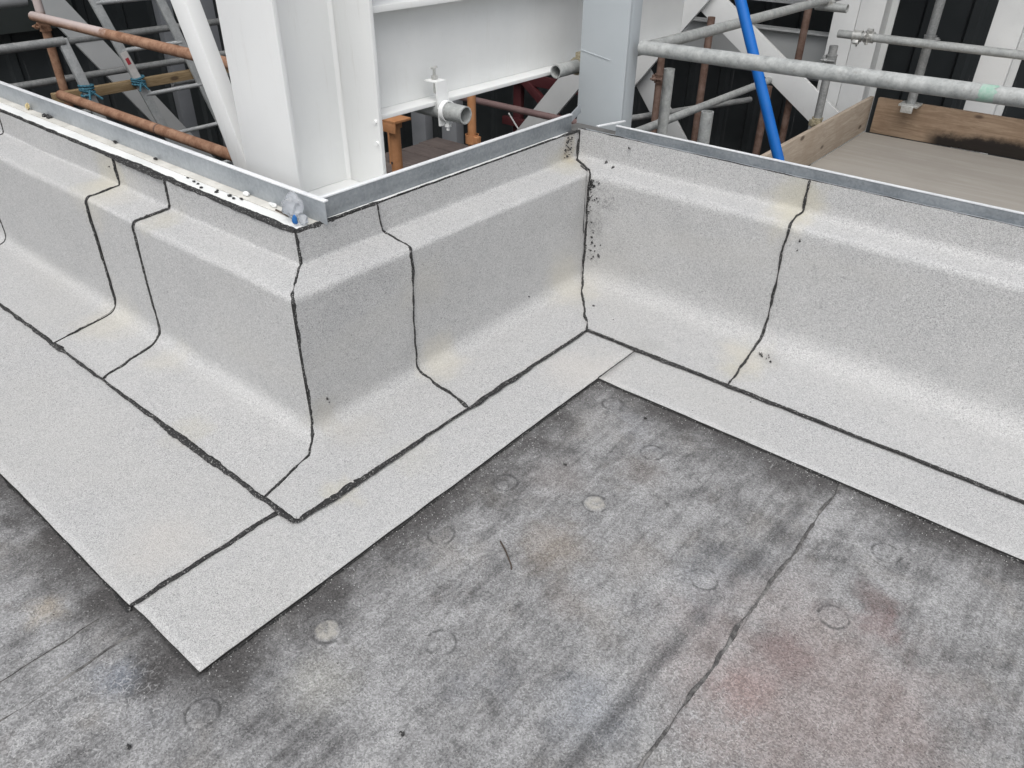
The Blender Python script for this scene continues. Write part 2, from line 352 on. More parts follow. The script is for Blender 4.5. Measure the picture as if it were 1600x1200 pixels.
def bm_tube(bm, p0, p1, r, seg=20, wall=.004, hollow=True):
    p0, p1 = V(p0), V(p1); d, s, u = frame(p1-p0)
    def ring(p, rr): return [bm.verts.new(p+(s*math.cos(2*math.pi*i/seg)+u*math.sin(2*math.pi*i/seg))*rr) for i in range(seg)]
    a, b = ring(p0, r), ring(p1, r)
    def quad(A, B):
        for i in range(seg): bm.faces.new((A[i], A[(i+1) % seg], B[(i+1) % seg], B[i]))
    quad(a, b)
    if hollow:
        ai, bi = ring(p0, r-wall), ring(p1, r-wall); quad(bi, ai); quad(b, bi); quad(ai, a)
    else:
        bm.faces.new(list(reversed(a))); bm.faces.new(b)
    return bm
def tube(name, p0, p1, r, mat, parent=None, hollow=True, seg=20):
    bm = bm_tube(bmesh.new(), p0, p1, r, seg, hollow=hollow); bmesh.ops.recalc_face_normals(bm, faces=bm.faces)
    return from_bm(name, bm, mat, parent)
def bar(name, p0, p1, wid, thk, face, mat, parent=None, bevel=.003):
    """flat bar from p0 to p1; its broad side looks along 'face'"""
    p0, p1 = V(p0), V(p1); d = (p1-p0).normalized(); n = V(face); n = (n-d*n.dot(d)).normalized(); s = d.cross(n)
    bm = bmesh.new(); bm_box(bm, (p0+p1)/2, ((p1-p0).length/2, wid/2, thk/2), (d, s, n), bevel)
    return from_bm(name, bm, mat, parent)
def coupler(parent, c, axis, r, mat='zinc', side=(0, 0, 1)):
    """scaffold coupler: split collar with a hinge block, a swing bolt and its nut"""
    c = V(c); d, s, u = frame(axis); side = V(side); side = (side-d*side.dot(d)).normalized(); o = d.cross(side)
    bm = bmesh.new(); bm_tube(bm, c-d*.024, c+d*.024, r+.007, 18, .0065)
    bm_tube(bm, c-d*.027, c-d*.021, r+.009, 18, .008); bm_tube(bm, c+d*.021, c+d*.027, r+.009, 18, .008)
    bm_box(bm, c+side*(r+.014), (.018, .014, .010), (d, o, side), .003)
    bmesh.ops.recalc_face_normals(bm, faces=bm.faces)
    k = from_bm('coupler', bm, mat, parent)
    bm = bmesh.new(); q = c+o*(r+.016)
    bm_tube(bm, q-side*.022, q+side*.05, .0055, 10, hollow=False); bm_tube(bm, q+side*.018, q+side*.032, .0115, 6, hollow=False)
    bm_tube(bm, q+side*.014, q+side*.018, .015, 14, hollow=False); bm_tube(bm, q-side*.026, q-side*.018, .010, 10, hollow=False)
    bmesh.ops.recalc_face_normals(bm, faces=bm.faces)
    from_bm('bolt', bm, mat, k); return k
def N(x, y=0., z=0.): return noise.noise(V((x, y, z)))

# ---------------------------------------------------------------- bitumen bead (squeeze-out along a seam)
def resample(pts, step):
    out = [pts[0]]
    for a, b in zip(pts, pts[1:]):
        (pa, na, wa), (pb, nb, wb) = a, b; L = (pb-pa).length; k = max(1, int(L/step))
        for i in range(1, k+1):
            f = i/k; out.append((pa.lerp(pb, f), na.lerp(nb, f).normalized(), wa+(wb-wa)*f))
    return out
SEED = [0]
def bead(parent, pts, height=.0035, rough=.6, gaps=0.0, name='bitumen_bead', wander=.0015, mat='bitumen', step=.0032):
    """pts: (point, normal, width). Jagged raised ribbon following the seam"""
    SEED[0] += 11.3; sd_ = SEED[0]
    P = resample([(V(p), V(n).normalized(), w_) for p, n, w_ in pts], step)
    verts, faces = [], []; s = 0.0
    for i, (p, n, wd) in enumerate(P):
        a = P[max(0, i-1)][0]; b = P[min(len(P)-1, i+1)][0]
        if i: s += (p-P[i-1][0]).length
        t = (b-a).normalized(); side = t.cross(n).normalized()
        def wfun(o): return wd*.5*max(.10, 1 + rough*(1.2*N(s*20, sd_+o) + .6*N(s*62, sd_+o, 3) + .28*N(s*190, o, sd_)))
        g = 1.0
        if gaps: g = min(1.0, max(.12, (N(s*16, sd_, 7)+.55-gaps)*3.2))
        wl, wr = wfun(0)*g, wfun(40)*g
        cpt = p + side*(wander*2*N(s*18, sd_, 20))
        hh = height*(.55+.45*g)*(1+.5*N(s*130, sd_, 5)); bot = n*.002
        if i in (0, len(P)-1): wl *= .5; wr *= .5
        verts += [cpt-side*wl-bot, cpt-side*wl*.72+n*hh*.75, cpt+n*hh*(1+.25*N(s*200, sd_)), cpt+side*wr*.72+n*hh*.75, cpt+side*wr-bot]
        if i:
            k0, k1 = (i-1)*5, i*5
            for q in range(4): faces.append((k0+q, k0+q+1, k1+q+1, k1+q))
    e = len(verts)-5; faces += [(0, 4, 3, 2, 1), (e, e+1, e+2, e+3, e+4)]
    bm = bmesh.new(); bv = [bm.verts.new(v) for v in verts]
    for f in faces: bm.faces.new([bv[q] for q in f])
    bmesh.ops.recalc_face_normals(bm, faces=bm.faces)
    return from_bm(name, bm, mat, parent, True, 60)

def blob(bm, c, n, r, h, sx=1.0, ang=0.0):
    """small irregular raised bitumen spot"""
    c = V(c); n = V(n).normalized(); d, s, u = frame(n); k = 11; sd_ = random.random()*50
    ring = []
    for i in range(k):
        a = 2*math.pi*i/k; rr = r*(1+.75*N(math.cos(a)*1.3+sd_, math.sin(a)*1.3))
        x, y = math.cos(a)*rr*sx, math.sin(a)*rr; ca, sa = math.cos(ang), math.sin(ang)
        ring.append(bm.verts.new(c+s*(x*ca-y*sa)+u*(x*sa+y*ca)-n*.007))
    top = [bm.verts.new(c+(v.co-c)*.65+n*h) for v in ring]; mid = bm.verts.new(c+n*h*1.2)
    for i in range(k):
        j = (i+1) % k; bm.faces.new((ring[i], ring[j], top[j], top[i])); bm.faces.new((top[i], top[j], mid))

# ================================================================= THE ROOF
roof = empty('roof', (-.6, .7, 0), kind='structure')
LAPS = [-2.18, -1.23, -.28, .67, 1.62]
def roof_sheet(x0, x1, y0, y1, base):
    """one roll of the old roofing, its left edge lying over the next roll"""
    nx, ny = max(2, int((x1-x0)/.035)), int((y1-y0)/.035); vs_, fs = [], []
    for j in range(ny+1):
        for i in range(nx+1):
            x = x0+(x1-x0)*i/nx; y = y0+(y1-y0)*j/ny
            z = base + .0012*N(x*3.1, y*3.1) + .0007*N(x*11, y*11, 3)
            z += .0028*max(0, 1-(x-x0)/.06)                       # lapped edge rides up
            if i == 0: x += .0035*N(y*9, x0)+.002*N(y*40, x0)
            vs_.append((x, y, z))
    for j in range(ny):
        for i in range(nx):
            a = j*(nx+1)+i; fs.append((a, a+1, a+nx+2, a+nx+1))
    b0 = len(vs_)
    for j in range(ny+1):
        x, y, z = vs_[j*(nx+1)]; vs_.append((x-.0005, y, z-.006))
    for j in range(ny): fs.append((j*(nx+1), (j+1)*(nx+1), b0+j+1, b0+j))
    return obj('roof_sheet', vs_, fs, 'roof', roof, True, None, 50)
roof_sheet(-6, -2.18, -1.5, 2.0, 0.0)
for i in range(4): roof_sheet(LAPS[i], LAPS[i+1]+.03, -1.5, 2.0, 0.0)
def lap_line(x, ys, wds, gaps, h_=.003):
    bead(roof, [((x+.0025*N(y*7, x), y, .0015), (0, 0, 1), w_) for y, w_ in zip(ys, wds)], h_, .75, gaps, 'lap_bead', .003, 'lap')
lap_line(-.283, [1.69, 1.5, 1.42, 1.3, 1.25, 1.15, 1.05, .95, .8, .68], [.008, .009, .009, .013, .007, .010, .010, .009, .008, .007], .06)
lap_line(-1.231, [.33, .27, .2, .12, .04, -.1], [.004, .010, .005, .006, .004, .004], .38)
lap_line(-1.322, [.27, .2, .12, .04, -.1], [.002, .0025, .002, .002, .002], .55, .0012)
# fixing discs pressed up through the sheet
def disc_mesh():
    prof = [(.0, .0034), (.008, .0033), (.012, .0026), (.016, .0030), (.024, .0028), (.028, .0022), (.031, .0004), (.034, .0010), (.038, .0006), (.043, -.0006)]
    vs_, fs, k = [(0, 0, prof[0][1])], [], 28
    for r, z in prof[1:]:
        for i in range(k):
            a = 2*math.pi*i/k; rr = r*(1+.05*N(math.cos(a)*2, math.sin(a)*2, r*30)); vs_.append((rr*math.cos(a), rr*math.sin(a), z))
    for i in range(k): fs.append((0, 1+i, 1+(i+1) % k))
    for q in range(len(prof)-2):
        for i in range(k):
            a, b = 1+q*k, 1+(q+1)*k; j = (i+1) % k; fs.append((a+i, b+i, b+j, a+j))
    return vs_, fs
dv, df = disc_mesh()
for i, (x, y) in enumerate([(-.93, 1.61), (-.723, 1.487), (-.948, 1.136), (-.727, 1.22), (-.945, .897), (-.931, .547), (-.963, .28), (-.142, 1.258), (-.115, 1.519), (-.733, .677), (-.403, 1.175)]):
    pale = i in (3, 5); sc = .9 if i < 4 else 1.0; zf = .35 if i in (4, 8, 9, 10) else 1.0
    o = obj('fixing_disc', [(x+a*sc, y+b*sc, .0012+c*zf*1.5) for a, b, c in dv], df, 'dome_pale' if pale else 'dome', roof, True, (x, y, 0))
    o.rotation_euler = (0, 0, i*1.3)
def grains(parent, n, pick, mat, r0, r1, name):
    vs_, fs = [], []
    for _ in range(n):
        x, y, z = pick(); r = random.uniform(r0, r1); a = random.random()*6.28; k = len(vs_)
        for q in range(4):
            b = a+q*1.571+random.uniform(-.3, .3); vs_.append((x+math.cos(b)*r*random.uniform(.7, 1.2), y+math.sin(b)*r*random.uniform(.7, 1.2), z-.0004))
        vs_.append((x, y, z+r*random.uniform(.6, 1.1)))
        for q in range(4): fs.append((k+q, k+(q+1) % 4, k+4))
    tag(obj(name, vs_, fs, mat, parent), kind='stuff')
def pick_edge():
    if random.random() < .55: return (-1.034+abs(random.gauss(0, .035)), random.uniform(.32, 1.69), .0018)
    return (random.uniform(-1.03, .5), 1.688-abs(random.gauss(0, .03)), .0018)
def pick_deck(): return (random.uniform(-1.9, .6), random.uniform(-.05, 1.68) if random.random() < .8 else random.uniform(0, .3), .0016)
def pick_on_strip():
    q = random.random()
    if q < .4: return (random.uniform(-2.9, -1.31), random.uniform(.33, .69), .0112)
    if q < .7: return (random.uniform(-1.28, -1.05), random.uniform(.34, 1.88), .0066)
    return (random.uniform(-1.0, .6), random.uniform(1.70, 1.89), .0064)
M['grainpale'] = paint('pale_granule', (.45, .45, .44), (.62, .62, .60), 200, .9)
grains(roof, 420, pick_edge, 'grainpale', .0007, .0016, 'loose_granules'); grains(roof, 500, pick_deck, 'grainpale', .0006, .0013, 'loose_granules')
grains(roof, 420, pick_deck, 'bitumen', .0007, .0017, 'tar_grit'); grains(roof, 170, pick_on_strip, 'bitumen', .0006, .0013, 'tar_grit')
# new cover strips laid flat around the parapet foot
def strip(x0, x1, y0, y1, z, thk=.0045, mats=('cap', 'bitedge')):
    nx, ny = max(2, int((x1-x0)/.025)), max(2, int((y1-y0)/.025)); vs_, fs = [], []
    def jit(a, s): return .0016*N(a*14, s)+.0010*N(a*55, s, 4)+.004*N(a*2.1, s, 9)
    for j in range(ny+1):
        for i in range(nx+1):
            x = x0+(x1-x0)*i/nx; y = y0+(y1-y0)*j/ny
            xx, yy = x, y
            if i in (0, nx): xx += jit(y, x0+3)
            if j in (0, ny): yy += jit(x, y0+7)
            vs_.append((xx, yy, z + .0012*N(x*4, y*4, 2)))
    T = lambda i, j: j*(nx+1)+i
    for j in range(ny):
        for i in range(nx): fs.append((T(i, j), T(i+1, j), T(i+1, j+1), T(i, j+1)))
    nt_ = len(fs); rim = [T(i, 0) for i in range(nx+1)]+[T(nx, j) for j in range(1, ny+1)]+[T(i, ny) for i in range(nx-1, -1, -1)]+[T(0, j) for j in range(ny-1, 0, -1)]
    b0 = len(vs_); vs_ += [(vs_[r][0], vs_[r][1], z-thk-.004) for r in rim]; k = len(rim)
    for q in range(k): fs.append((rim[q], b0+q, b0+(q+1) % k, rim[(q+1) % k]))
    o = obj('cover_strip', vs_, fs, list(mats), roof)
    for p in o.data.polygons:
        p.material_index = 1 if p.index >= nt_ else 0; p.use_smooth = p.index < nt_
    return o
strip(-1.308, -1.041, .322, 1.925, .0060)
strip(-1.038, 2.2, 1.694, 1.925, .0058)
strip(-5.5, -1.300, .317, .712, .0105, .005)
UP = (0, 0, 1)
bead(roof, [((-1.297, y, .0095), UP, w_) for y, w_ in ((.318, .006), (.34, .013), (.40, .012), (.46, .011), (.52, .009), (.58, .012), (.63, .013), (.69, .014))], .0030, .55, 0, 'strip_bead')
bead(roof, [((-1.0395, y, .006), UP, w_) for y, w_ in ((1.694, .0035), (1.76, .0030), (1.83, .0035), (1.905, .004))], .0018, .5, 0, 'strip_bead', .0008)
bead(roof, [((x, .314, .002), UP, w_) for x, w_ in ((-1.36, .006), (-1.33, .016), (-1.305, .020), (-1.29, .012))], .003, .7, 0, 'strip_bead')
bead(roof, [((-1.038, y, .002), UP, w_) for y, w_ in ((.33, .003), (.5, .005), (.9, .004), (1.3, .005), (1.69, .007))], .002, .8, .25, 'strip_bead')
bead(roof, [((x, 1.691, .002), UP, w_) for x, w_ in ((-1.03, .006), (-.7, .005), (-.3, .004), (.5, .005))], .002, .7, .2, 'strip_bead')
bead(roof, [((x, .3145, .003), UP, w_) for x, w_ in ((-3, .004), (-2, .005), (-1.5, .004), (-1.37, .006))], .002, .7, .2, 'strip_bead')

# ================================================================= PARAPETS (upstands dressed with cap sheet)
XT, YA, YC = -1.608, 1.0725, 2.337      # top planes of the return, the left run and the right run
def rounded(ctrl, seg=7):
    """polyline with rounded corners: ctrl = (offset, z, radius)"""
    pts = []
    for i, (o, z, r) in enumerate(ctrl):
        p = V((o, z))
        if r == 0: pts.append(p); continue
        a = V(ctrl[i-1][:2])-p; b = V(ctrl[i+1][:2])-p; la, lb = a.length, b.length; a.normalize(); b.normalize()
        pa, pb = p+a*min(r, la*.48), p+b*min(r, lb*.48)
        for k in range(seg+1):
            f = k/seg; pts.append(pa*(1-f)**2+p*2*f*(1-f)+pb*f*f)
    out = [pts[0]]                                # refine long spans
    for a, b in zip(pts, pts[1:]):
        k = max(1, int((b-a).length/.03))
        for i in range(1, k+1): out.append(a.lerp(b, i/k))
    return out
PROF = rounded([(0, .524, 0), (.004, .432, .030), (.121, .421, .030), (.129, .012, .085), (.376, .0125, 0)])
PROFC = rounded([(0, .535, 0), (.006, .432, .035), (.100, .416, .035), (.108, .012, .10), (.428, .0125, 0)])
PROFC = [V((a.x, a.y)) for a in PROFC]
def to_len(P, n):                                  # resample a profile to n points so that both runs meet at a mitre
    L = [0]
    for a, b in zip(P, P[1:]): L.append(L[-1]+(b-a).length)
    res = []
    for i in range(n):
        t = L[-1]*i/(n-1); k = max(q for q in range(len(L)) if L[q] <= t+1e-9); k = min(k, len(P)-2)
        res.append(P[k].lerp(P[k+1], (t-L[k])/max(1e-9, L[k+1]-L[k])))
    return res
# same number of points on the same features (both come from 5 controls, so refine spans by hand)
def feature_profile(ctrl, spans=(4, 6, 14, 12), seg=7):
    raw = []
    for i, (o, z, r) in enumerate(ctrl):
        p = V((o, z))
        if r == 0: raw.append([p]); continue
        a = V(ctrl[i-1][:2])-p; b = V(ctrl[i+1][:2])-p; la, lb = a.length, b.length; a.normalize(); b.normalize()
        pa, pb = p+a*min(r, la*.48), p+b*min(r, lb*.48)
        raw.append([pa*(1-k/seg)**2+p*2*(k/seg)*(1-k/seg)+pb*(k/seg)**2 for k in range(seg+1)])
    out = list(raw[0])
    for i in range(1, len(raw)):
        a, b = out[-1], raw[i][0]
        for k in range(1, spans[i-1]): out.append(a.lerp(b, k/spans[i-1]))
        out += raw[i]
    return out
PA = feature_profile([(0, .524, 0), (.004, .432, .014), (.124, .421, .015), (.129, .012, .055), (.376, .0125, 0)])
PCC = feature_profile([(0, .535, 0), (.006, .432, .024), (.100, .418, .022), (.106, .012, .085), (.428, .0125, 0)])
NJ = len(PA)
def pnorm(P, j):
    a, b = P[max(0, j-1)], P[min(len(P)-1, j+1)]; t = (b-a).normalized(); return V((-t.y, t.x)) if True else None
def place(run, P, j, L, lift=0.0):
    """point of a run's surface: profile point j at length L, and its outward normal"""
    o, z = P[j]; n2 = pnorm(P, j); 
    if n2.x+n2.y < 0: n2 = -n2
    if run == 'B': n = V((n2.x, 0, n2.y)); p = V((XT+o, L, z))
    elif run == 'A': n = V((0, -n2.x, n2.y)); p = V((L, YA-o, z))
    else: n = V((0, -n2.x, n2.y)); p = V((L, YC-o, z))
    return p+n*lift, n
def sheet(parent, run, P, L0, L1, lift=0.0, step=.028, label=None, ja=0, name='flashing_sheet'):
    ls = [L1(j)-L0(j) for j in range(ja, NJ)]; nu = max(3, int(max(ls)/step)); vs_, fs = [], []
    for j in range(ja, NJ):
        for i in range(nu+1):
            L = L0(j)+(L1(j)-L0(j))*i/nu; p, n = place(run, P, j, L, lift)
            p0 = p.copy(); hw = min(1, max(0, (p0.z-.06)*8))*min(1, max(0, (.50-p0.z)*25)); p.z += hw*(.0045*N(L*2.1, 31 if run == 'A' else 77)+.0022*N(L*6.5, 13)); p += n*hw*(.0028*N(L*3.4, 55, p0.z*2))
            amp = .0035*N(p0.x*3.3, p0.y*3.3, p0.z*4.5)+.0018*N(p0.x*9, p0.y*9, p0.z*9+5)+.0007*N(p0.x*26, p0.y*26, p0.z*26)
            amp *= min(1, .12+p0.z*6); edge = min(1, j/4, (NJ-1-j)/4, i/2, (nu-i)/2)
            p = p+n*amp*max(0, edge)
            if j == 0: p.z += .0025*N(L*16, 3)+.0015*N(L*60, 8)
            if j == NJ-1: p += (V((1, 0, 0)) if run == 'B' else V((0, -1, 0)))*(.002*N(L*15, 9)+.001*N(L*60, 1))
            vs_.append(p)
    for j in range(NJ-1-ja):
        for i in range(nu):
            a = j*(nu+1)+i; fs.append((a, a+nu+1, a+nu+2, a+1) if run != 'B' else (a, a+1, a+nu+2, a+nu+1))
    bm = bmesh.new(); bv = [bm.verts.new(v) for v in vs_]
    for f in fs: bm.faces.new([bv[q] for q in f])
    bm.normal_update()
    tot = V((0, 0, 0))
    for f in bm.faces: tot += f.normal
    if tot.z < 0:
        for f in bm.faces: f.normal_flip()
    o = from_bm(name, bm, ['cap', 'bitedge'], parent, True, None)
    so = o.modifiers.new('thickness', 'SOLIDIFY'); so.thickness = .004; so.offset = -1; so.material_offset_rim = 1
    es = o.modifiers.new('crisp_rim', 'EDGE_SPLIT'); es.split_angle = R(55)
    if label: o['label'] = label
    return o
def wob(L, s, amp=.004):
    return lambda j: L + amp*N(j*.21, s)+amp*.5*N(j*.6, s, 5)
mitreA = lambda j: XT+PA[j].x                # left run ends on the outer mitre
mitreB = lambda j: YA-PA[j].x
j0 = NJ-12
diagA = lambda j: mitreA(j) if j <= j0 else mitreA(j0)+(-1.356-mitreA(j0))*(PA[j].x-PA[j0].x)/(PA[-1].x-PA[j0].x)
inB = lambda j: YC-PCC[j].x                  # inner corner
inC = lambda j: XT+PA[j].x
par_A = empty('parapet_upstand', (-3.0, 1.07, 0), 'long pale grey membrane-clad parapet running off to the left edge', 'parapet', 'membrane-clad parapet runs')
par_B = empty('parapet_upstand', (XT, 1.7, 0), 'short parapet return between the outer corner and the inner corner', 'parapet', 'membrane-clad parapet runs')
par_C = empty('parapet_upstand', (.3, 2.33, 0), 'pale grey membrane-clad parapet running right from the inner corner', 'parapet', 'membrane-clad parapet runs')
sA0, sA1, sA2 = wob(-3.47, 1), wob(-2.56, 2), wob(-2.245, 3)
# the seams drift a little along the wall from top to foot, as torched laps do
driftA1 = lambda j: sA1(j) + .05*min(1, max(0, (j-NJ+14)/13)); driftA2 = lambda j: sA2(j) + .085*min(1, max(0, (j-NJ+16)/15)) - .02*min(1, max(0, (j-10)/20))
sheet(par_A, 'A', PA, lambda j: -5.5, sA0, .0)
sheet(par_A, 'A', PA, sA0, driftA1, .0045)
sheet(par_A, 'A', PA, driftA1, driftA2, .0)
sheet(par_A, 'A', PA, driftA2, diagA, .0035)
sB1 = lambda j: 1.350 + .004*N(j*.2, 9) + .012*math.sin(j*.12) - .055*min(1, max(0, (j-NJ+13)/13))
sheet(par_B, 'B', PA, mitreB, sB1, .0045)
sheet(par_B, 'B', PA, sB1, inB, .0)
sC1 = lambda j: -.742 + .004*N(j*.2, 17) + .035*min(1, max(0, (j-NJ+14)/13))
sheet(par_C, 'C', PCC, inC, sC1, .0042)
sheet(par_C, 'C', PCC, sC1, lambda j: 2.2, .0)
# corner flap of the return's sheet lapped onto the left run's foot
sheet(par_B, 'A', PA, diagA, mitreA, .0045, ja=j0, name='corner_flap')
cv = place('A', PA, j0, mitreA(j0), .002)[0]

def seam(parent, run, P, Lf, wf, gaps=0.0, h_=.0040, j0=0, j1=None, wander=.0015, rough=.85):
    pts = []
    for j in range(j0, (NJ if j1 is None else j1)):
        p, n = place(run, P, j, Lf(j), .0040); pts.append((p, n, wf(j/(NJ-1))))
    bead(parent, pts, h_, rough, gaps, wander=wander)
seam(par_A, 'A', PA, sA0, lambda f: .0055, .08)
seam(par_A, 'A', PA, driftA1, lambda f: .0070, .20, wander=.002, j1=NJ-17, rough=.9)
seam(par_A, 'A', PA, driftA1, lambda f: .0048, .50, wander=.003, j0=NJ-17, j1=NJ-3, rough=.9)
seam(par_A, 'A', PA, driftA2, lambda f: .0100 if f < .75 else .0085, .0)
# outer mitre seam
pts = []
for j in range(0, j0+1):
    p, n = place('B', PA, j, mitreB(j), .0035); n = V((n.x, -n.x, n.z*1.2+.001)).normalized(); pts.append((p+V((-.001, .001, 0)), n, .0095 if j < 26 else .0080))
bead(par_B, pts, .0035, .85, .03)
dg = V((-1.356, .697, .0178)); cv.z += .004
bead(par_B, [(cv, UP, .0075), (cv.lerp(dg, .25), UP, .009), (cv.lerp(dg, .5), UP, .005), (cv.lerp(dg, .75), UP, .008), (dg, UP, .006)], .0030, .6, .08)
seam(par_B, 'B', PA, sB1, lambda f: .0062 if f < .25 else (.004 if f < .32 else (.0105 if f < .5 else (.0065 if f < .8 else .011))), .0, wander=.0018)
# inner corner seam
pts = []
for j in range(NJ):
    p, n = place('B', PA, j, inB(j), .001); pc, nc = place('C', PCC, j, inC(j), .001); q = (p+pc)/2
    pts.append((q+V((.0050, -.0050, .002)), (n+nc).normalized(), .0095 if j < 14 else (.0070 if j < 32 else .0085)))
bead(par_C, pts, .003, .75, .02, wander=.003)
bead(par_B, [(p+V((-.004, -.012, 0)), n, .0028) for p, n, w_ in pts[14:34]], .002, .8, .3)
seam(par_C, 'C', PCC, sC1, lambda f: .0072, .02, wander=.0015)
# beads along the foot of each run
yA, xB, yC = YA-.376, XT+.376, YC-.428
bead(par_A, [((x, yA-.0030, .0150), UP, w_*1.12) for x, w_ in ((-5.2, .008), (-3.4, .009), (-2.9, .010), (-2.72, .011), (-2.60, .012), (-2.52, .013), (-2.46, .020), (-2.42, .005), (-2.34, .007), (-2.28, .010), (-2.18, .005), (-2.13, .006), (-2.05, .009), (-1.96, .011), (-1.85, .012), (-1.75, .020), (-1.62, .019), (-1.52, .014), (-1.45, .011), (-1.36, .012), (-1.31, .016), (-1.232, .012))], .0042, .5)
bead(par_B, [((xB+.0025, y, .0140), UP, w_*1.12) for y, w_ in ((.694, .008), (.73, .013), (.79, .016), (.845, .021), (.90, .014), (1.0, .012), (1.1, .010), (1.17, .007), (1.24, .004), (1.30, .005), (1.36, .014), (1.43, .013), (1.50, .016), (1.56, .010), (1.70, .008), (1.80, .009), (1.908, .006))], .0042, .5)
bead(par_C, [((x, yC-.0025, .0140), UP, w_*1.12) for x, w_ in ((-1.232, .005), (-1.15, .010), (-1.05, .009), (-.98, .013), (-.88, .011), (-.74, .007), (-.66, .010), (-.52, .007), (-.3, .005), (-.1, .007), (.3, .008), (1.2, .008))], .0040, .55)
# beads along the top edges
bead(par_A, [((x, YA+.002, .5278), (0, -.25, 1), w_*1.15) for x, w_ in ((-5.2, .010), (-3.4, .009), (-2.9, .010), (-2.62, .012), (-2.55, .020), (-2.42, .026), (-2.28, .024), (-2.2, .016), (-2.0, .014), (-1.85, .019), (-1.7, .020), (-1.612, .016))], .004, .28)
bead(par_B, [((XT-.003, y, .5262), (.3, 0, 1), w_) for y, w_ in ((1.072, .013), (1.12, .016), (1.18, .016), (1.25, .012), (1.31, .010), (1.345, .014), (1.37, .004), (1.6, .003), (1.9, .003), (2.2, .004), (2.25, .012), (2.33, .010))], .0035, .5, .05)
bead(par_C, [((x, YC+.003, .534), (0, -.5, 1), w_) for x, w_ in ((-1.6, .002), (-1.3, .0025), (-1.0, .003), (-.92, .007), (-.76, .004), (-.5, .002), (.6, .002))], .002, .6, .25)
# scattered bitumen spots: too small to count, one part per run
def spots(parent, lst):
    bm = bmesh.new()
    for c, n, r, sx, a in lst: blob(bm, c, n, r, .0012, sx, a)
    bmesh.ops.recalc_face_normals(bm, faces=bm.faces)
    tag(from_bm('bitumen_spots', bm, 'bitumen', parent, True, 60), kind='stuff')
nC, nB, nA = (0, -1, .02), (1, 0, .02), (0, -1, .02)
L_ = [((-1.47, 2.322, .447), (0, -.3, 1), .006, 1.4, .4), ((-1.43, 2.305, .440), (0, -.2, 1), .004, 2.6, .1), ((-1.38, 2.315, .51), nC, .003, 2, .5), ((-1.45, 2.331, .5), nC, .002, 2, 1)]
for i in range(60):
    f = random.random(); L_.append(((-1.474+.045*random.random()**2.2, 2.2245, .40-.30*f**1.3), nC, .0014+.0045*random.random()**3, 1+random.random(), random.random()*3))
for i in range(9): L_.append(((-1.46+.055*random.random(), 2.221, .10+.07*random.random()), nC, .0012+.003*random.random()**2, 1+1.4*random.random(), random.random()*3))
L_ += [((-1.20, 2.02, .0185), UP, .0022, 2.4, .6), ((-1.31, 2.06, .021), UP, .004, 1.6, .8), ((-.70, 2.230, .38), nC, .005, .6, 0), ((-.70, 2.229, .35), nC, .003, .6, .3), ((-1.16, 2.230, .37), nC, .002, 1.5, 1), ((-.66, 2.1, .03), (0, -.5, 1), .004, 1, 0)]
for i in range(10): L_.append(((-.72+.06*random.random(), 2.12+.03*random.random(), .022), (0, -.4, 1), .001+.002*random.random(), 1.3, random.random()*3))
spots(par_C, L_)
L_ = [((-1.479, 2.005, .045), nB, .006, 1.8, .2), ((-1.476, 1.90, .06), nB, .0035, 2.2, .6), ((-1.470, 1.0, .10), nB, .006, .7, .2), ((-1.472, 1.005, .085), nB, .003, 1, 0), ((-1.481, 1.1, .12), nB, .002, 2, .3), ((-1.603, 2.27, .50), nB, .010, .6, .2), ((-1.602, 2.285, .47), nB, .006, .5, .1)]
for i in range(26): L_.append(((-1.603+.002, 2.245+.05*random.random(), .515-.07*random.random()**1.4), nB, .0012+.003*random.random()**2, 1.2, random.random()*3))
for i in range(8): L_.append(((-1.36+.1*random.random(), 1.02+.05*random.random(), .0165), UP, .001+.0015*random.random(), 2, random.random()*3))
spots(par_B, L_)
spots(par_A, [((-2.27, 1.0, .4275), UP, .0045, 2.0, .3), ((-2.72, .86, .0165), UP, .0055, 1.2, 0), ((-2.60, 1.06, .49), nA, .002, 1, 0), ((-2.75, .946, .3), nA, .002, 1.3, 0), ((-1.72, .946, .22), nA, .0015, 1, 0)])
spots(roof, [((-1.228, .561, .0065), UP, .0042, 1, 0), ((-1.209, .539, .0065), UP, .002, 1, 0), ((-1.174, .601, .0065), UP, .002, 1, 0), ((-.731, 1.728, .0063), UP, .003, 3, .8), ((-.70, 1.83, .0063), UP, .0035, 1, 0), ((-.831, 1.765, .0063), UP, .0015, 2, 0), ((-.62, 1.88, .0063), UP, .005, 1.8, .7), ((-1.06, 1.84, .0065), UP, .0025, 2, 0), ((-1.16, 1.80, .0065), UP, .0018, 2, .3)]
      + [((-2.6+1.2*random.random(), .36+.3*random.random(), .0112), UP, .0012+.001*random.random(), 1.5, random.random()*3) for i in range(16)]
      + [((-.9+2*random.random(), 1.72+.17*random.random(), .0064), UP, .001+.001*random.random(), 1.5, random.random()*3) for i in range(12)])
# wall bodies under the dressing (outer face drops to the yard)
box('wall_body', -5.5, -1.69, YA+.005, 1.172, -2.6, .519, 'concrete', par_A, 0)
box('wall_body', -1.688, XT-.006, YA+.006, 2.34, -2.6, .5185, 'concrete', par_B, 0)
box('wall_body', -1.687, 2.2, YC+.005, 2.44, -2.6, .520, 'concrete', par_C, 0)

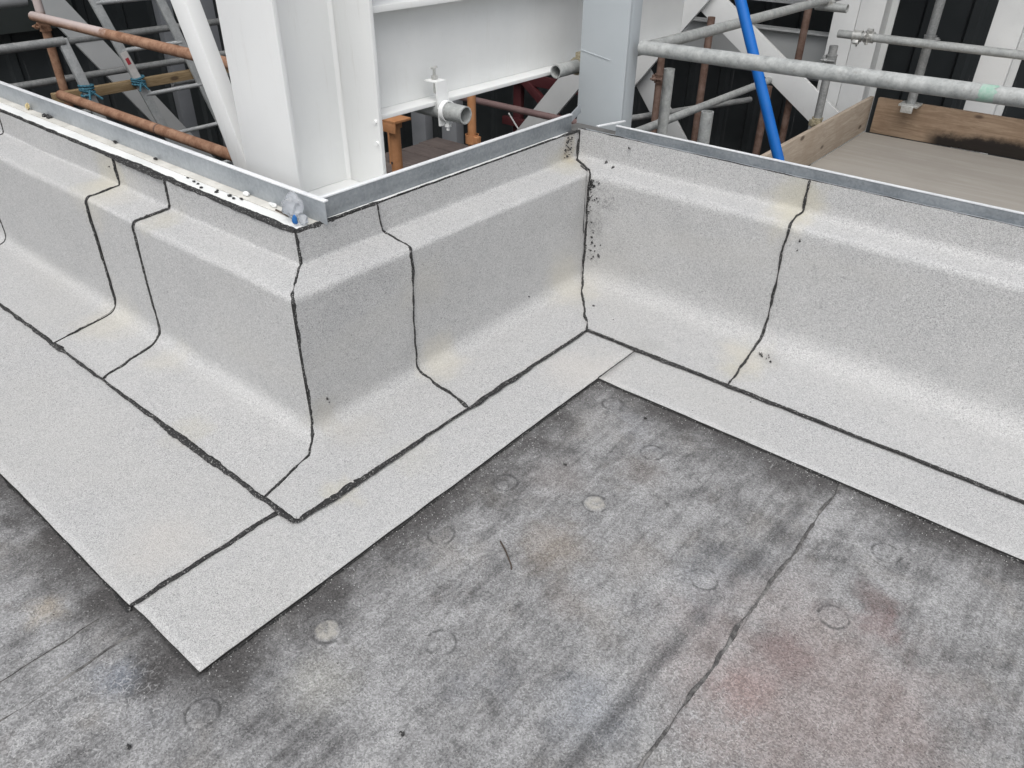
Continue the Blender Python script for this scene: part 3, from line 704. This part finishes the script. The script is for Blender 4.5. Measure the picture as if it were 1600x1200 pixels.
# ---------------------------------------------------------------- metal edge trims on the parapet tops
def angle_trim(name, run, a, b, base, face, ztop, lipw, label, ledge=True):
    e = empty(name, ((a+b)/2, face, base) if run != 'B' else (face, (a+b)/2, base), label, 'edge trim', 'galvanised edge trims')
    def bx(n, l0, l1, p0, p1, z0, z1, m, bev=.0012):
        if run == 'B': return box(n, p0, p1, l0, l1, z0, z1, m, e, bev)
        return box(n, l0, l1, p0, p1, z0, z1, m, e, bev)
    s = 1 if run != 'B' else -1
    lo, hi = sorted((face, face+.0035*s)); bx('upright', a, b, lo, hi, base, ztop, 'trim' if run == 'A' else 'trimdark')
    lo, hi = sorted((face-.002*s, face+lipw*s)); bx('lip', a-.001, b+.001, lo, hi, ztop, ztop+.005, 'trimlip', .002)
    return e, bx
tA, bxA = angle_trim('edge_trim', 'A', -5.5, -1.585, .527, 1.157, .588, .014, 'galvanised upright edge trim with white ledge along the left parapet top')
bxA('ledge', -5.5, -1.615, YA+.006, 1.125, .520, .5262, 'ledge')
bxA('ledge_seam_strip', -5.5, -1.612, 1.1262, 1.1568, .520, .5282, 'ledgedirt')
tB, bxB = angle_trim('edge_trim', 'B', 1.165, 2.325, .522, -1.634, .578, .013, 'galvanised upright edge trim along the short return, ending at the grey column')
bxB('ledge', 1.10, 2.30, -1.6335, XT-.008, .5188, .5236, 'ledge')
bar('upturned_end', (-1.640, 2.325, .566), (-1.648, 2.395, .588), .03, .004, (1, 0, 0), 'trim', tB, .001)
tC, bxC = angle_trim('edge_trim', 'C', -1.475, 2.2, .520, 2.374, .557, .008, 'galvanised edge trim topping the right-hand parapet')
bxC('ledge', -1.60, 2.2, YC+.006, 2.373, .5205, .528, 'trim')
bar('return_lip', (-1.535, 2.345, .553), (-1.497, 2.47, .553), .010, .005, UP, 'trimlip', tC, .001)

# ---------------------------------------------------------------- litter on the roof and ledge
def crumple(name, c, size, mat, seed, parent=None, sub=3, amp=.5, flat=1.0):
    bm = bmesh.new(); bmesh.ops.create_icosphere(bm, subdivisions=sub, radius=1)
    for v in bm.verts:
        p = v.co.copy(); k = 1+amp*(N(p.x*1.6+seed, p.y*1.6, p.z*1.6)+.7*abs(N(p.x*3.7, p.y*3.7+seed, p.z*3.7))+.3*N(p.x*8, p.y*8, p.z*8+seed))
        v.co = V((p.x*size[0]*k, p.y*size[1]*k, p.z*size[2]*k*flat))
    lo = min(v.co.z for v in bm.verts)
    for v in bm.verts: v.co += V((c[0], c[1], c[2]-lo))
    return from_bm(name, bm, mat, parent, True, 30)
pw = crumple('plastic_wrapper', (-1.672, 1.118, .5262), (.027, .025, .029), 'plastic', 4.2)
tag(pw, 'crumpled clear plastic wrapper with blue print at the outer corner', 'wrapper')
crumple('blue_label', (-1.640, 1.098, .530), (.005, .007, .013), 'bluelabel', 9.1, pw, 2)
crumple('torn_flap', (-1.632, 1.116, .5268), (.018, .010, .014), 'plastic', 2.7, pw, 2)
for i, (x, y, s) in enumerate([(-2.151, 1.112, .0045), (-2.127, 1.11, .004), (-2.089, 1.098, .0045), (-2.023, 1.106, .0055), (-2.03, 1.114, .004), (-1.966, 1.112, .006), (-1.938, 1.108, .0045), (-1.916, 1.118, .0045), (-2.197, 1.119, .004), (-2.43, 1.145, .006), (-2.70, 1.148, .007)]):
    o = crumple('bitumen_crumb', (x, y, .5262 if y < 1.125 else .5282), (s*1.3, s, s*.6), 'bitumen', i*3.1, None, 1, .6)
    tag(o, 'tiny black bitumen crumb lying on the white ledge of the left parapet', 'crumb', 'black crumbs on the ledge')
bm = bmesh.new()
for i in range(9):
    x, y = -3.22+random.uniform(-.03, .03), 1.148+random.uniform(-.012, .005); bmesh.ops.create_icosphere(bm, subdivisions=1, radius=.007, matrix=Matrix.Translation((x, y, .532)) @ Matrix.Diagonal((1.3, .8, .6+random.random()*.5, 1)))
tag(from_bm('debris_clump', bm, 'bitumen', None, True, 20), 'clump of black grit against the left upright trim', 'debris')
tag(crumple('debris_pebble', (-3.37, 1.145, .5282), (.009, .008, .012), 'pebble', 5, None, 2), 'small ochre pebble against the left upright trim', 'pebble')
tag(crumple('debris_pebble', (-1.93, 1.143, .5282), (.012, .006, .006), 'ledge', 15, None, 2, .6), 'small white chip on the ledge in front of the white column', 'chip')
tag(crumple('debris_pebble', (-1.80, 1.142, .5282), (.014, .006, .006), 'ledge', 25, None, 2, .6), 'larger white chip on the ledge near the plastic wrapper', 'chip')
tag(tube('debris_twig', (-1.77, 1.130, .5300), (-1.705, 1.126, .5300), .0030, 'twig', None, False, 7), 'short dark twig on the ledge pointing at the plastic wrapper', 'twig')
bm = bmesh.new(); tp = [(-.822, .968), (-.806, .960), (-.79, .951), (-.772, .939), (-.757, .929), (-.747, .919)]
for i in range(len(tp)-1): bm_tube(bm, (*tp[i], .0052-.0003*i), (*tp[i+1], .0052-.0003*(i+1)), .0020-.0002*i*.5, 7, hollow=False)
tag(from_bm('fallen_twig', bm, 'twig'), 'thin dark twig lying on the grey roof', 'twig')
for i, (x, y, s, lab) in enumerate([(-.648, .489, .0036, 'black bitumen scrap near the bottom edge of the roof'), (-1.004, .159, .0032, 'black bitumen scrap below the strip corner at lower left'), (-.873, 1.293, .0028, 'tiny black scrap on the roof near the short return'), (-.818, 1.61, .0030, 'tiny black scrap on the roof beside the inner strip corner')]):
    tag(crumple('bitumen_scrap', (x, y, .001), (s*1.6, s, s*.7), 'bitumen', i*7.7, None, 2, .7), lab, 'scrap')

# ================================================================= STEELWORK
ground = tag(box('ground', -22, 12, -2, 22, -2.8, -2.6, 'concrete', None, 0), kind='structure')
# white H column
c1 = empty('steel_column', (-1.96, 1.425, .52), 'white painted H-section steel column at the outer corner', 'column')
box('flange', -2.09, -1.830, 1.258, 1.272, .452, 3.4, 'white', c1); box('flange', -2.09, -1.830, 1.578, 1.592, .452, 3.4, 'white', c1)
box('web', -2.016, -2.004, 1.273, 1.577, .452, 3.4, 'white', c1)
for s in (-1, 1):                                       # rolled root fillets
    for yy, dy in ((1.273, 1), (1.577, -1)):
        p = [( -2.01+s*.0055, yy)]; k = 6; r = .014
        ring = [(-2.01+s*(.0055+r-r*math.sin(math.pi/2*q/k)), yy+dy*(r-r*math.cos(math.pi/2*q/k))) for q in range(k+1)]
        poly = p+ring; vs_ = [(x, y, .452) for x, y in poly]+[(x, y, 3.4) for x, y in poly]; m = len(poly)
        bm = bmesh.new(); bv = [bm.verts.new(v) for v in vs_]
        for q in range(m): bm.faces.new((bv[q], bv[(q+1) % m], bv[m+(q+1) % m], bv[m+q]))
        bmesh.ops.recalc_face_normals(bm, faces=bm.faces); from_bm('root_fillet', bm, 'white', c1)
box('base_plate', -2.12, -1.650, 1.185, 1.64, .432, .4515, 'white', c1)
for z in (.60, .665):
    bm = bmesh.new(); bm_tube(bm, (-1.845, 1.578, z), (-1.845, 1.572, z), .007, 8, hollow=False); from_bm('bolt_head', bm, 'white', c1)
# grey column at the inner corner
c2 = empty('steel_column', (-1.63, 2.54, .45), 'grey painted steel column behind the inner corner', 'column')
box('face_plate', -1.734, -1.533, 2.500, 2.512, -2.6, 3.4, 'greypaint', c2); box('side_plate', -1.545, -1.533, 2.513, 2.578, -2.6, 3.4, 'greypaint', c2)
box('side_plate', -1.734, -1.722, 2.513, 2.578, -2.6, 3.4, 'greypaint', c2)
bar('weld_line', (-1.732, 2.4995, .765), (-1.60, 2.4995, .745), .004, .003, (0, -1, 0), 'greypaint', c2, .001)
# the white I-beam between them
bmE = empty('steel_beam', (-1.92, 2.3, .66), 'white painted steel I-beam spanning behind the short return', 'beam')
box('bottom_flange', -1.99, -1.85, 1.594, 3.6, .664, .677, 'offwhite', bmE); box('top_flange', -1.99, -1.85, 1.594, 3.6, .965, .983, 'offwhite', bmE)
box('web', -1.925, -1.915, 1.594, 3.6, .6772, .9648, 'offwhite', bmE)
# diagonal brace foot beside the white column
br = bar('diagonal_brace', (-2.80, 1.44, 1.56), (-2.34, 1.44, .33), .088, .055, (0, -1, 0), 'white', None, .006)
tag(br, 'white diagonal steel brace meeting the foot of the white column on its left', 'brace')

# beam clamp with its short tube
st = tube('scaffold_tube', (-1.735, 1.868, .648), (-2.9, 1.872, .648), .0285, 'tube'); tag(st, 'short open-ended tube hung under the white beam by a painted clamp', 'scaffold tube', 'scaffold tubes')
cl = empty('beam_clamp', (-1.84, 1.86, .62), 'white painted plate clamp gripping the white beam flange over the tube', 'clamp')
bm = bmesh.new()
pl = [(1.835, .742), (1.882, .742), (1.905, .60), (1.845, .60)]
vs_ = [(-1.838, y, z) for y, z in pl]+[(-1.832, y, z) for y, z in pl]; bv = [bm.verts.new(v) for v in vs_]
for f in ((0, 3, 2, 1), (4, 5, 6, 7), (0, 1, 5, 4), (1, 2, 6, 5), (2, 3, 7, 6), (3, 0, 4, 7)): bm.faces.new([bv[q] for q in f])
bmesh.ops.recalc_face_normals(bm, faces=bm.faces); from_bm('cheek_plate', bm, 'white', cl)
box('top_hook', -1.885, -1.8385, 1.835, 1.882, .738, .743, 'white', cl, .0015)
tube('collar', (-1.829, 1.868, .648), (-1.812, 1.868, .648), .034, 'white', cl)
bm = bmesh.new(); bm_tube(bm, (-1.862, 1.858, .70), (-1.862, 1.858, .782), .005, 10, hollow=False); bm_tube(bm, (-1.862, 1.858, .744), (-1.862, 1.858, .755), .011, 6, hollow=False); bm_tube(bm, (-1.872, 1.853, .777), (-1.852, 1.863, .783), .0035, 8, hollow=False)
from_bm('clamp_screw', bm, 'zinc', cl)
bm = bmesh.new(); bm_tube(bm, (-1.82, 1.870, .618), (-1.82, 1.870, .585), .006, 8, hollow=False); bm_tube(bm, (-1.82, 1.870, .606), (-1.82, 1.870, .597), .012, 6, hollow=False)
from_bm('wing_nut', bm, 'white', cl)

# ================================================================= SCAFFOLD, RIGHT SIDE
def stube(p0, p1, r, mat, label, couplers=()):
    o = tube('scaffold_tube', p0, p1, r, mat); tag(o, label, 'scaffold tube', 'scaffold tubes')
    for cc in couplers: coupler(o, *cc)
    return o
ct = stube((-1.506, 2.55, .7935), (2.2, 2.55, .838), .0243, 'tube', 'long galvanised guard tube running right from the grey column, green paint mark on it')
bm = bmesh.new(); seg = 14
gx0, gx1 = -.402, -.362; rows = []
for k in range(seg+1):
    a = R(-150+k*150/seg); rows.append([(gx0+.012*N(k*.5, 1)+0, 2.55+.0249*math.cos(a+math.pi)*1 if False else 2.55-.0249*math.cos(a+R(75)), .8075+.0249*math.sin(a+R(75))), (gx1+.012*N(k*.5, 7), 2.55-.0249*math.cos(a+R(75)), .8083+.0249*math.sin(a+R(75)))])
vv = [bm.verts.new(p) for rw in rows for p in rw]
for k in range(seg): bm.faces.new((vv[2*k], vv[2*k+1], vv[2*k+3], vv[2*k+2]))
from_bm('green_paint_mark', bm, 'green', ct)
yt = stube((-1.80, 2.44, .688), (-1.80, 5.45, .688), .0245, 'tube', 'galvanised tube with open end beside the white beam, passing behind the grey column', [((-1.80, 2.60, .688), (0, 1, 0), .0245, 'brass', (0, 0, 1)), ((-1.80, 5.2, .688), (0, 1, 0), .0245, 'zinc', (1, 0, -.4))])
stube((-1.86, 5.2, .650), (-1.668, 5.2, .650), .0245, 'tube', 'short stub tube clamped under the upper tube near the top edge')
stube((-2.2, 3.3, .118), (-2.2, 7.0, .105), .0235, 'tube', 'lower galvanised tube rising behind the stub posts to the far white column', [((-2.2, 6.6, .106), (0, 1, 0), .0235, 'zinc', (0, 0, 1))])
stube((-1.735, 3.2, -2.6), (-1.735, 3.2, .595), .0240, 'tube', 'taller cut-off grey tube standing just right of the grey column')
stube((-1.333, 2.8, -2.6), (-1.333, 2.8, .553), .0240, 'tube', 'short cut-off tube with splashes standing behind the right parapet')
stube((-1.55, 4.75, -.6), (-1.55, 4.75, .515), .0235, 'tubedark', 'dark grey upright tube rising behind the side toe board', [((-1.55, 4.75, .44), (0, 0, 1), .0235, 'tubedark', (-1, -.2, 0)), ((-1.55, 4.75, .09), (0, 0, 1), .0235, 'brass', (-.6, -1, 0))])
pl_ = stube((-1.215, 5.42, .118), (-1.215, 5.42, 2.6), .0265, 'tubedark', 'tall upright tube clipped to the back toe board', [((-1.215, 5.42, .50), (0, 0, 1), .0265, 'tubedark', (1, 0, 0))])
box('board_clip', -1.272, -1.158, 5.362, 5.478, .118, .132, 'zinc', pl_, .003); box('clip_lug', -1.250, -1.180, 5.352, 5.362, .085, .125, 'zinc', pl_, .002)
stube((-1.72, 5.3, .495), (2.2, 5.3, .498), .0240, 'tube', 'far horizontal tube crossing in front of the two rear white columns', [((-1.60, 5.3, .495), (1, 0, 0), .0240, 'zinc', (0, -.5, -1)), ((-1.53, 5.3, .495), (1, 0, 0), .0240, 'zinc', (0, -.3, 1))])
stube((-2.45, 5.0, -2.6), (-2.45, 5.0, .55), .0245, 'rustdark', 'rusty red-brown upright tube between the cross braces and the blue pole')
stube((-1.985, 5.0, -2.6), (-1.985, 5.0, .19), .0245, 'rustdark', 'dim red-brown upright tube behind the foot of the blue pole')
stube((-2.56, 4.6, -2.6), (-2.56, 4.6, .60), .0230, 'rustdark', 'dark rusty upright tube just right of the grey column, behind the taller stub', [((-2.56, 4.6, .22), (0, 0, 1), .023, 'rustdark', (-1, -.3, 0))])
stube((-2.05, 5.6, -.4), (-2.05, 5.6, 1.2), .0245, 'rustdark', 'far brown upright tube below the upper tube, right of the blue pole')
stube((-2.9, 4.0, -.045), (-2.3, 5.5, -.03), .020, 'tubedark', 'thin dark tube just above the lower galvanised tube')
bp = tube('blue_pole', (-1.275-.32, 2.8, .943+.66), (-1.018+.16, 2.8, .43-.33), .0193, 'blue'); tag(bp, 'bright blue pole leaning behind the galvanised guard tube', 'pole')

# platform with toe boards
dk = empty('scaffold_platform', (.4, 4.0, -.1), 'weathered plywood scaffold platform behind the right-hand parapet', 'platform')
box('plywood_sheet', -1.46, .35, 2.62, 5.47, -.118, -.1, 'ply', dk); box('plywood_sheet', .353, 2.2, 2.62, 5.47, -.119, -.101, 'ply', dk)
for y in (2.8, 4.1, 5.3): box('bearer', -1.44, 2.2, y, y+.06, -.20, -.1195, 'dark', dk)
tb = box('toe_board', -1.43, 2.2, 5.478, 5.516, -.098, .122, 'toeboard', None, .004); tag(tb, 'brown timber toe board across the back of the platform, black tar on its lower edge', 'toe board', 'toe boards')
bm = bmesh.new(); bm_box(bm, (-1.475, 4.06, .012), (.012, 1.44, .110), bevel=.003)
ts = from_bm('toe_board', bm, 'toeboard_y'); tag(ts, 'pale plywood toe board along the left side of the platform', 'toe board', 'toe boards')

# rear white columns, braces and beams
def column_rear(x0, x1, y, label, split):
    e = empty('steel_column', ((x0+x1)/2, y, -2.6), label, 'column', 'rear white columns')
    if split:
        xm = (x0+x1)/2; box('channel', x0, xm-.0015, y, y+.012, -2.6, 3.4, 'offwhite', e); box('channel', xm+.0015, x1, y, y+.012, -2.6, 3.4, 'offwhite', e)
    else: box('flange', x0, x1, y, y+.014, -2.6, 3.4, 'offwhite', e)
    box('web', x1-.03, x1-.018, y+.0145, y+.2, -2.6, 3.4, 'offwhite', e)
    box('back_flange', x0, x1+.022, y+.2005, y+.214, -2.6, 3.4, 'offwhite', e)
column_rear(-1.912, -1.592, 5.7, 'rear white column made of two joined channels, nearest the cross brace', True)
column_rear(-.962, -.79, 5.7, 'rear white column at the right edge, single flange', False)
def brace(p0, p1, wd, mat, label, thk=.03): tag(bar('cross_brace', p0, p1, wd, thk, (0, -1, 0), mat, None, .003), label, 'brace', 'rear cross braces')
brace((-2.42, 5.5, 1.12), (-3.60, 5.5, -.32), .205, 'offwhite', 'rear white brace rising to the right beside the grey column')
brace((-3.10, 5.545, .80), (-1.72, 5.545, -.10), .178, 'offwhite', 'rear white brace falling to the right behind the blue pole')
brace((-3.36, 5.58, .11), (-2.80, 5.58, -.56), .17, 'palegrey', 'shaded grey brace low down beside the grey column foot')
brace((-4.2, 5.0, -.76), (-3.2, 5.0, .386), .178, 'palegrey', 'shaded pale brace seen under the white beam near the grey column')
def xbeam(x0, x1, y, z0, z1, mat, label):
    e = empty('steel_beam', ((x0+x1)/2, y, z0), label, 'beam', 'rear steel beams')
    box('web', x0, x1, y+.06, y+.07, z0+.0125, z1-.0125, mat, e); box('top_flange', x0, x1, y, y+.13, z1-.012, z1, mat, e); box('bottom_flange', x0, x1, y, y+.13, z0, z0+.012, mat, e)
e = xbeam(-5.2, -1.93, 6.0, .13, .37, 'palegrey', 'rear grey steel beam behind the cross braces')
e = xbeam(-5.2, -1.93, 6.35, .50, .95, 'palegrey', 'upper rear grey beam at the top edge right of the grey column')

# ================================================================= BEHIND THE SHORT RETURN
def prop(x, y, z0, z1, r, label, head, collar):
    e = empty('steel_prop', (x, y, z0), label, 'prop', 'orange props')
    tube('outer_tube', (x, y, z0), (x, y, z1), r, 'orange', e)
    if head is not None:
        box('head_plate', x-.075, x+.075, y-.065, y+.065, head, head+.014, 'orange', e, .002); box('head_cheek', x-.075, x+.075, y-.065, y-.055, head-.055, head-.0005, 'orange', e, .002); box('head_gusset', x-.012, x+.012, y-.054, y+.05, head-.05, head-.0005, 'orange', e, .001)
    if collar is not None:
        tube('collar', (x, y, collar), (x, y, collar+.06), r+.018, 'orange', e); box('collar_lug', x+.03, x+.075, y-.03, y+.01, collar+.005, collar+.055, 'orange', e, .004)
    bm = bmesh.new(); bm_tube(bm, (x-.006, y-r-.0012, z1-.24), (x-.006, y-r+.004, z1-.24), .008, 12, hollow=False); from_bm('pin_hole', bm, 'dark', e)
prop(-3.35, 3.0, -2.6, .13, .033, 'orange steel prop with head plate just right of the white column foot', .132, None)
prop(-3.66, 4.0, -2.6, .42, .030, 'orange steel prop with a collar near the beam clamp', None, -.275)
prop(-4.28, 3.8, -2.6, 1.2, .030, 'orange steel prop glimpsed above the white beam', None, None)
dk2 = empty('plank_deck', (-3.6, 3.9, -.55), 'dark timber plank deck low down under the white beam', 'deck')
for i in range(6): box('plank', -4.5+random.uniform(-.02, .02), -2.5, 3.2+.218*i, 3.2+.218*i+.212, -.545, -.5-.003*random.random(), 'deckplank', dk2, .004)
for x, y, lab in ((-5.46, 5.2, 'left grey pilaster beyond the plank deck'), (-5.05, 5.2, 'right grey pilaster beyond the plank deck')): tag(box('pilaster', x-.095, x+.095, y, y+.10, -2.6, 2.5, 'midgrey', None, .004), lab, 'pilaster', 'grey pilasters')
tag(tube('handrail_tube', (-5.2, 4.5, -.14), (-2.7, 4.5, -.14), .024, 'browntube'), 'brown handrail tube under the white beam, crossing the shaded brace', 'handrail')
rs = empty('red_steel_frame', (-4.2, 5.6, -1.5), 'dark red steel frame in the shadows under the white beam', 'frame')
for a, b, w_ in (((-4.75, 5.62, -.05), (-3.75, 5.62, -.75), .07), ((-4.72, 5.66, -1.0), (-3.7, 5.66, .05), .07), ((-4.75, 5.64, -.22), (-3.5, 5.64, -.22), .09), ((-4.75, 5.64, -.62), (-3.5, 5.64, -.62), .07), ((-4.62, 5.7, -1.5), (-4.62, 5.7, .4), .09), ((-3.72, 5.7, -1.5), (-3.72, 5.7, .4), .09)):
    bar('member', a, b, w_, .05, (0, -1, 0), 'redsteel', rs)
tag(tube('steel_rod', (-4.20, 5.05, -.36), (-3.97, 5.05, -.60), .006, 'palegrey', None, False, 8), 'thin pale rod beside the shaded brace under the white beam', 'rod')

# ================================================================= BEHIND THE LEFT PARAPET
stube((-5.33, 2.0, .583), (-2.9, 2.0, .583), .0265, 'rust', 'upper rusty orange guard tube at the left, whitened at one end')
lt = stube((-4.28, 1.62, .362), (-2.45, 1.62, .362), .0235, 'rust', 'lower rusty orange tube just behind the left edge trim')
for x in (-3.34, -2.66): tube('joint_ring', (x-.005, 1.62, .362), (x+.005, 1.62, .362), .0244, 'rustdark', lt)
stube((-5.362, 2.06, -2.6), (-5.362, 2.06, 1.6), .0250, 'rust', 'rusty orange upright tube at the far left', [((-5.362, 2.06, .52), (0, 0, 1), .025, 'rust', (-1, -.3, 0)), ((-5.362, 2.06, .12), (0, 0, 1), .025, 'rust', (1, -.3, 0))])
ld = empty('ladder', (-5, 2.6, -2.0), 'grey aluminium ladder with a sticker behind the left parapet', 'ladder')
def lp(z, off): return V((-5.0, 2.249+(.612-z)*.3026+off, z))
for off in (0, .394): bar('stile', lp(1.5, off), lp(-2.0, off), .055, .022, (0, 0, 1) if False else (1, 0, 0), 'alu', ld, .004)
for k in range(11):
    z = 1.20-.27*k; tube('rung', lp(z, .0), lp(z, .394), .0135, 'alu', ld, False, 12)
q0, q1 = lp(.385, 0)+V((.0125, 0, 0)), lp(.22, 0)+V((.0125, 0, 0)); sk = bar('sticker', q0, q1, .045, .002, (1, 0, 0), 'sticker', ld, 0); bar('red_print', q0.lerp(q1, .22)+V((.0016, 0, 0)), q0.lerp(q1, .45)+V((.0016, 0, 0)), .022, .001, (1, 0, 0), 'stickerred', sk, 0)
hr = empty('stair_handrail', (-4.5, 1.8, -1.4), 'grey stair handrail with sloping post at the far left', 'handrail')
tube('top_rail', (-4.5, -.2, .560), (-4.5, 1.80, .566), .022, 'tubedark', hr); bar('post', (-4.5, 1.79, .575), (-4.5, 2.06, -.75), .05, .03, (1, 0, 0), 'alu', hr, .006); tube('mid_rail', (-4.53, -.2, .2), (-4.53, 1.84, .2), .016, 'tubedark', hr)
for (p0, p1, r, m, lab) in (((-5.5, 1.0, .188), (-5.5, 3.4, .180), .022, 'tubedark', 'grey rail passing behind the ladder sticker'), ((-6.0, 1.9, .318), (-6.0, 4.2, .316), .024, 'tubedark', 'upper grey rail behind the ladder below the upper rusty tube'),
                            ((-5.6, 2.9, .02), (-5.6, 4.6, .02), .02, 'tubedark', 'low grey rail behind the ladder near the white brace'), ((-6.5, 1.0, .54), (-6.5, 2.42, .54), .045, 'palegrey', 'pale rail in the very top left corner')):
    tag(tube('guard_rail', p0, p1, r, m), lab, 'rail', 'rails beyond the left parapet')
tag(box('scaffold_plank', -5.06, -5.02, 1.86, 3.6, .155, .212, 'plank', None, .004), 'brown timber scaffold plank crossing behind the ladder', 'plank')
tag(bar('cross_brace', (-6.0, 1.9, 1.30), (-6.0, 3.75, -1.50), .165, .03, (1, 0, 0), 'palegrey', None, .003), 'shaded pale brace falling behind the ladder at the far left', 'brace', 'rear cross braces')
tag(bar('cross_brace', (-5.85, 4.35, .20), (-5.85, 3.2, -1.20), .07, .03, (1, 0, 0), 'midgrey', None, .003), 'thin dark grey brace rising behind the lower ladder', 'brace', 'rear cross braces')
def rope(c, r, label):
    bm = bmesh.new(); c = V(c)
    for k in range(4):
        n_ = 14; a0 = random.random()*6; tilt = random.uniform(-.5, .5); pr = None
        for i in range(n_+1):
            a = a0+2*math.pi*i/n_; p = c+V((math.cos(a)*r, math.sin(a)*r*1.3, (k-1.5)*.014+tilt*.025*math.sin(a)))
            if pr is not None: bm_tube(bm, pr, p, .007, 6, hollow=False)
            pr = p
    for k in range(2): bm_tube(bm, c+V((r, 0, 0)), c+V((r+.02, random.uniform(-.06, .06), -.05)), .006, 6, hollow=False)
    tag(from_bm('rope_tie', bm, 'rope'), label, 'rope', 'blue rope ties')
rope((-4.5, 1.845, .318), .027, 'blue rope tied round the sloping handrail post'); rope((-5.0, 2.372, .205), .030, 'blue rope tied round the ladder stile below the sticker')
for y, lab in ((3.35, 'left grey post behind the ladder'), (3.72, 'middle grey post behind the ladder'), (4.02, 'right grey post behind the ladder')): tag(box('pilaster', -6.5, -6.42, y, y+.12, -2.6, 3, 'midgrey', None, .004), lab, 'pilaster', 'grey posts behind the ladder')
# dark rails and frames in the shade on the right
for z, y, lab in ((.06, 6.6, 'upper dark rail in the shade between the stub posts'), (-.06, 6.65, 'lower dark rail in the shade between the stub posts')):
    tag(bar('guard_rail', (-4.0, y, z), (-2.2, y, z), .035, .03, (0, -1, 0), 'midgrey', None, .003), lab, 'rail', 'dark rails in the shade')

# charcoal cladding: trapezoid panels standing side by side
def clad_panel():
    prof = [(0, 0), (.19, 0), (.215, .035), (.275, .035), (.30, 0), (.333, 0)]
    vs_ = [(x, -d, 0) for x, d in prof]+[(x, -d, 1) for x, d in prof]; n = len(prof)
    return vs_, [(i, i+1, n+i+1, n+i) for i in range(n-1)]
cpv, cpf = clad_panel()
def cladding(label, origin, ang, count, z0, z1):
    e = empty('cladding_wall', origin, label, 'wall', 'charcoal cladding walls')
    me = bpy.data.meshes.new('panel'); me.from_pydata([(x, y, z0+(z1-z0)*z-origin[2]) for x, y, z in cpv], [], cpf); me.materials.append(M['clad'])
    for i in range(count):
        o = bpy.data.objects.new('panel', me); col.objects.link(o); o.parent = e; o.location = (i*.3335, 0, 0)
    e.rotation_euler = (0, 0, ang); return e
cladding('charcoal ribbed cladding wall far behind the platform', (-7.6, 7.3, -2.6), 0, 34, -2.6, 5.0)
cladding('charcoal ribbed cladding wall far behind the left parapet', (-7.6, -1.0, -2.6), R(90), 25, -2.6, 5.0)

tag(box('wall_panel', -7.30, -7.25, -1.0, 3.05, .22, 3.0, paint('grey_green_panel', (.060, .070, .066), (.072, .082, .078), 2, .5), None, .004), 'plain grey-green wall panel at the top left', 'wall panel')
# slabs overhead, out of view, added to shade the steel at the back
tag(box('added_shade_slab', -8, 4, 4.4, 8, 3.0, 3.2, 'concrete', None, 0), kind='structure')
tag(box('added_shade_slab', -8, -5.2, -1.0, 4.39, 3.0, 3.2, 'concrete', None, 0), kind='structure')
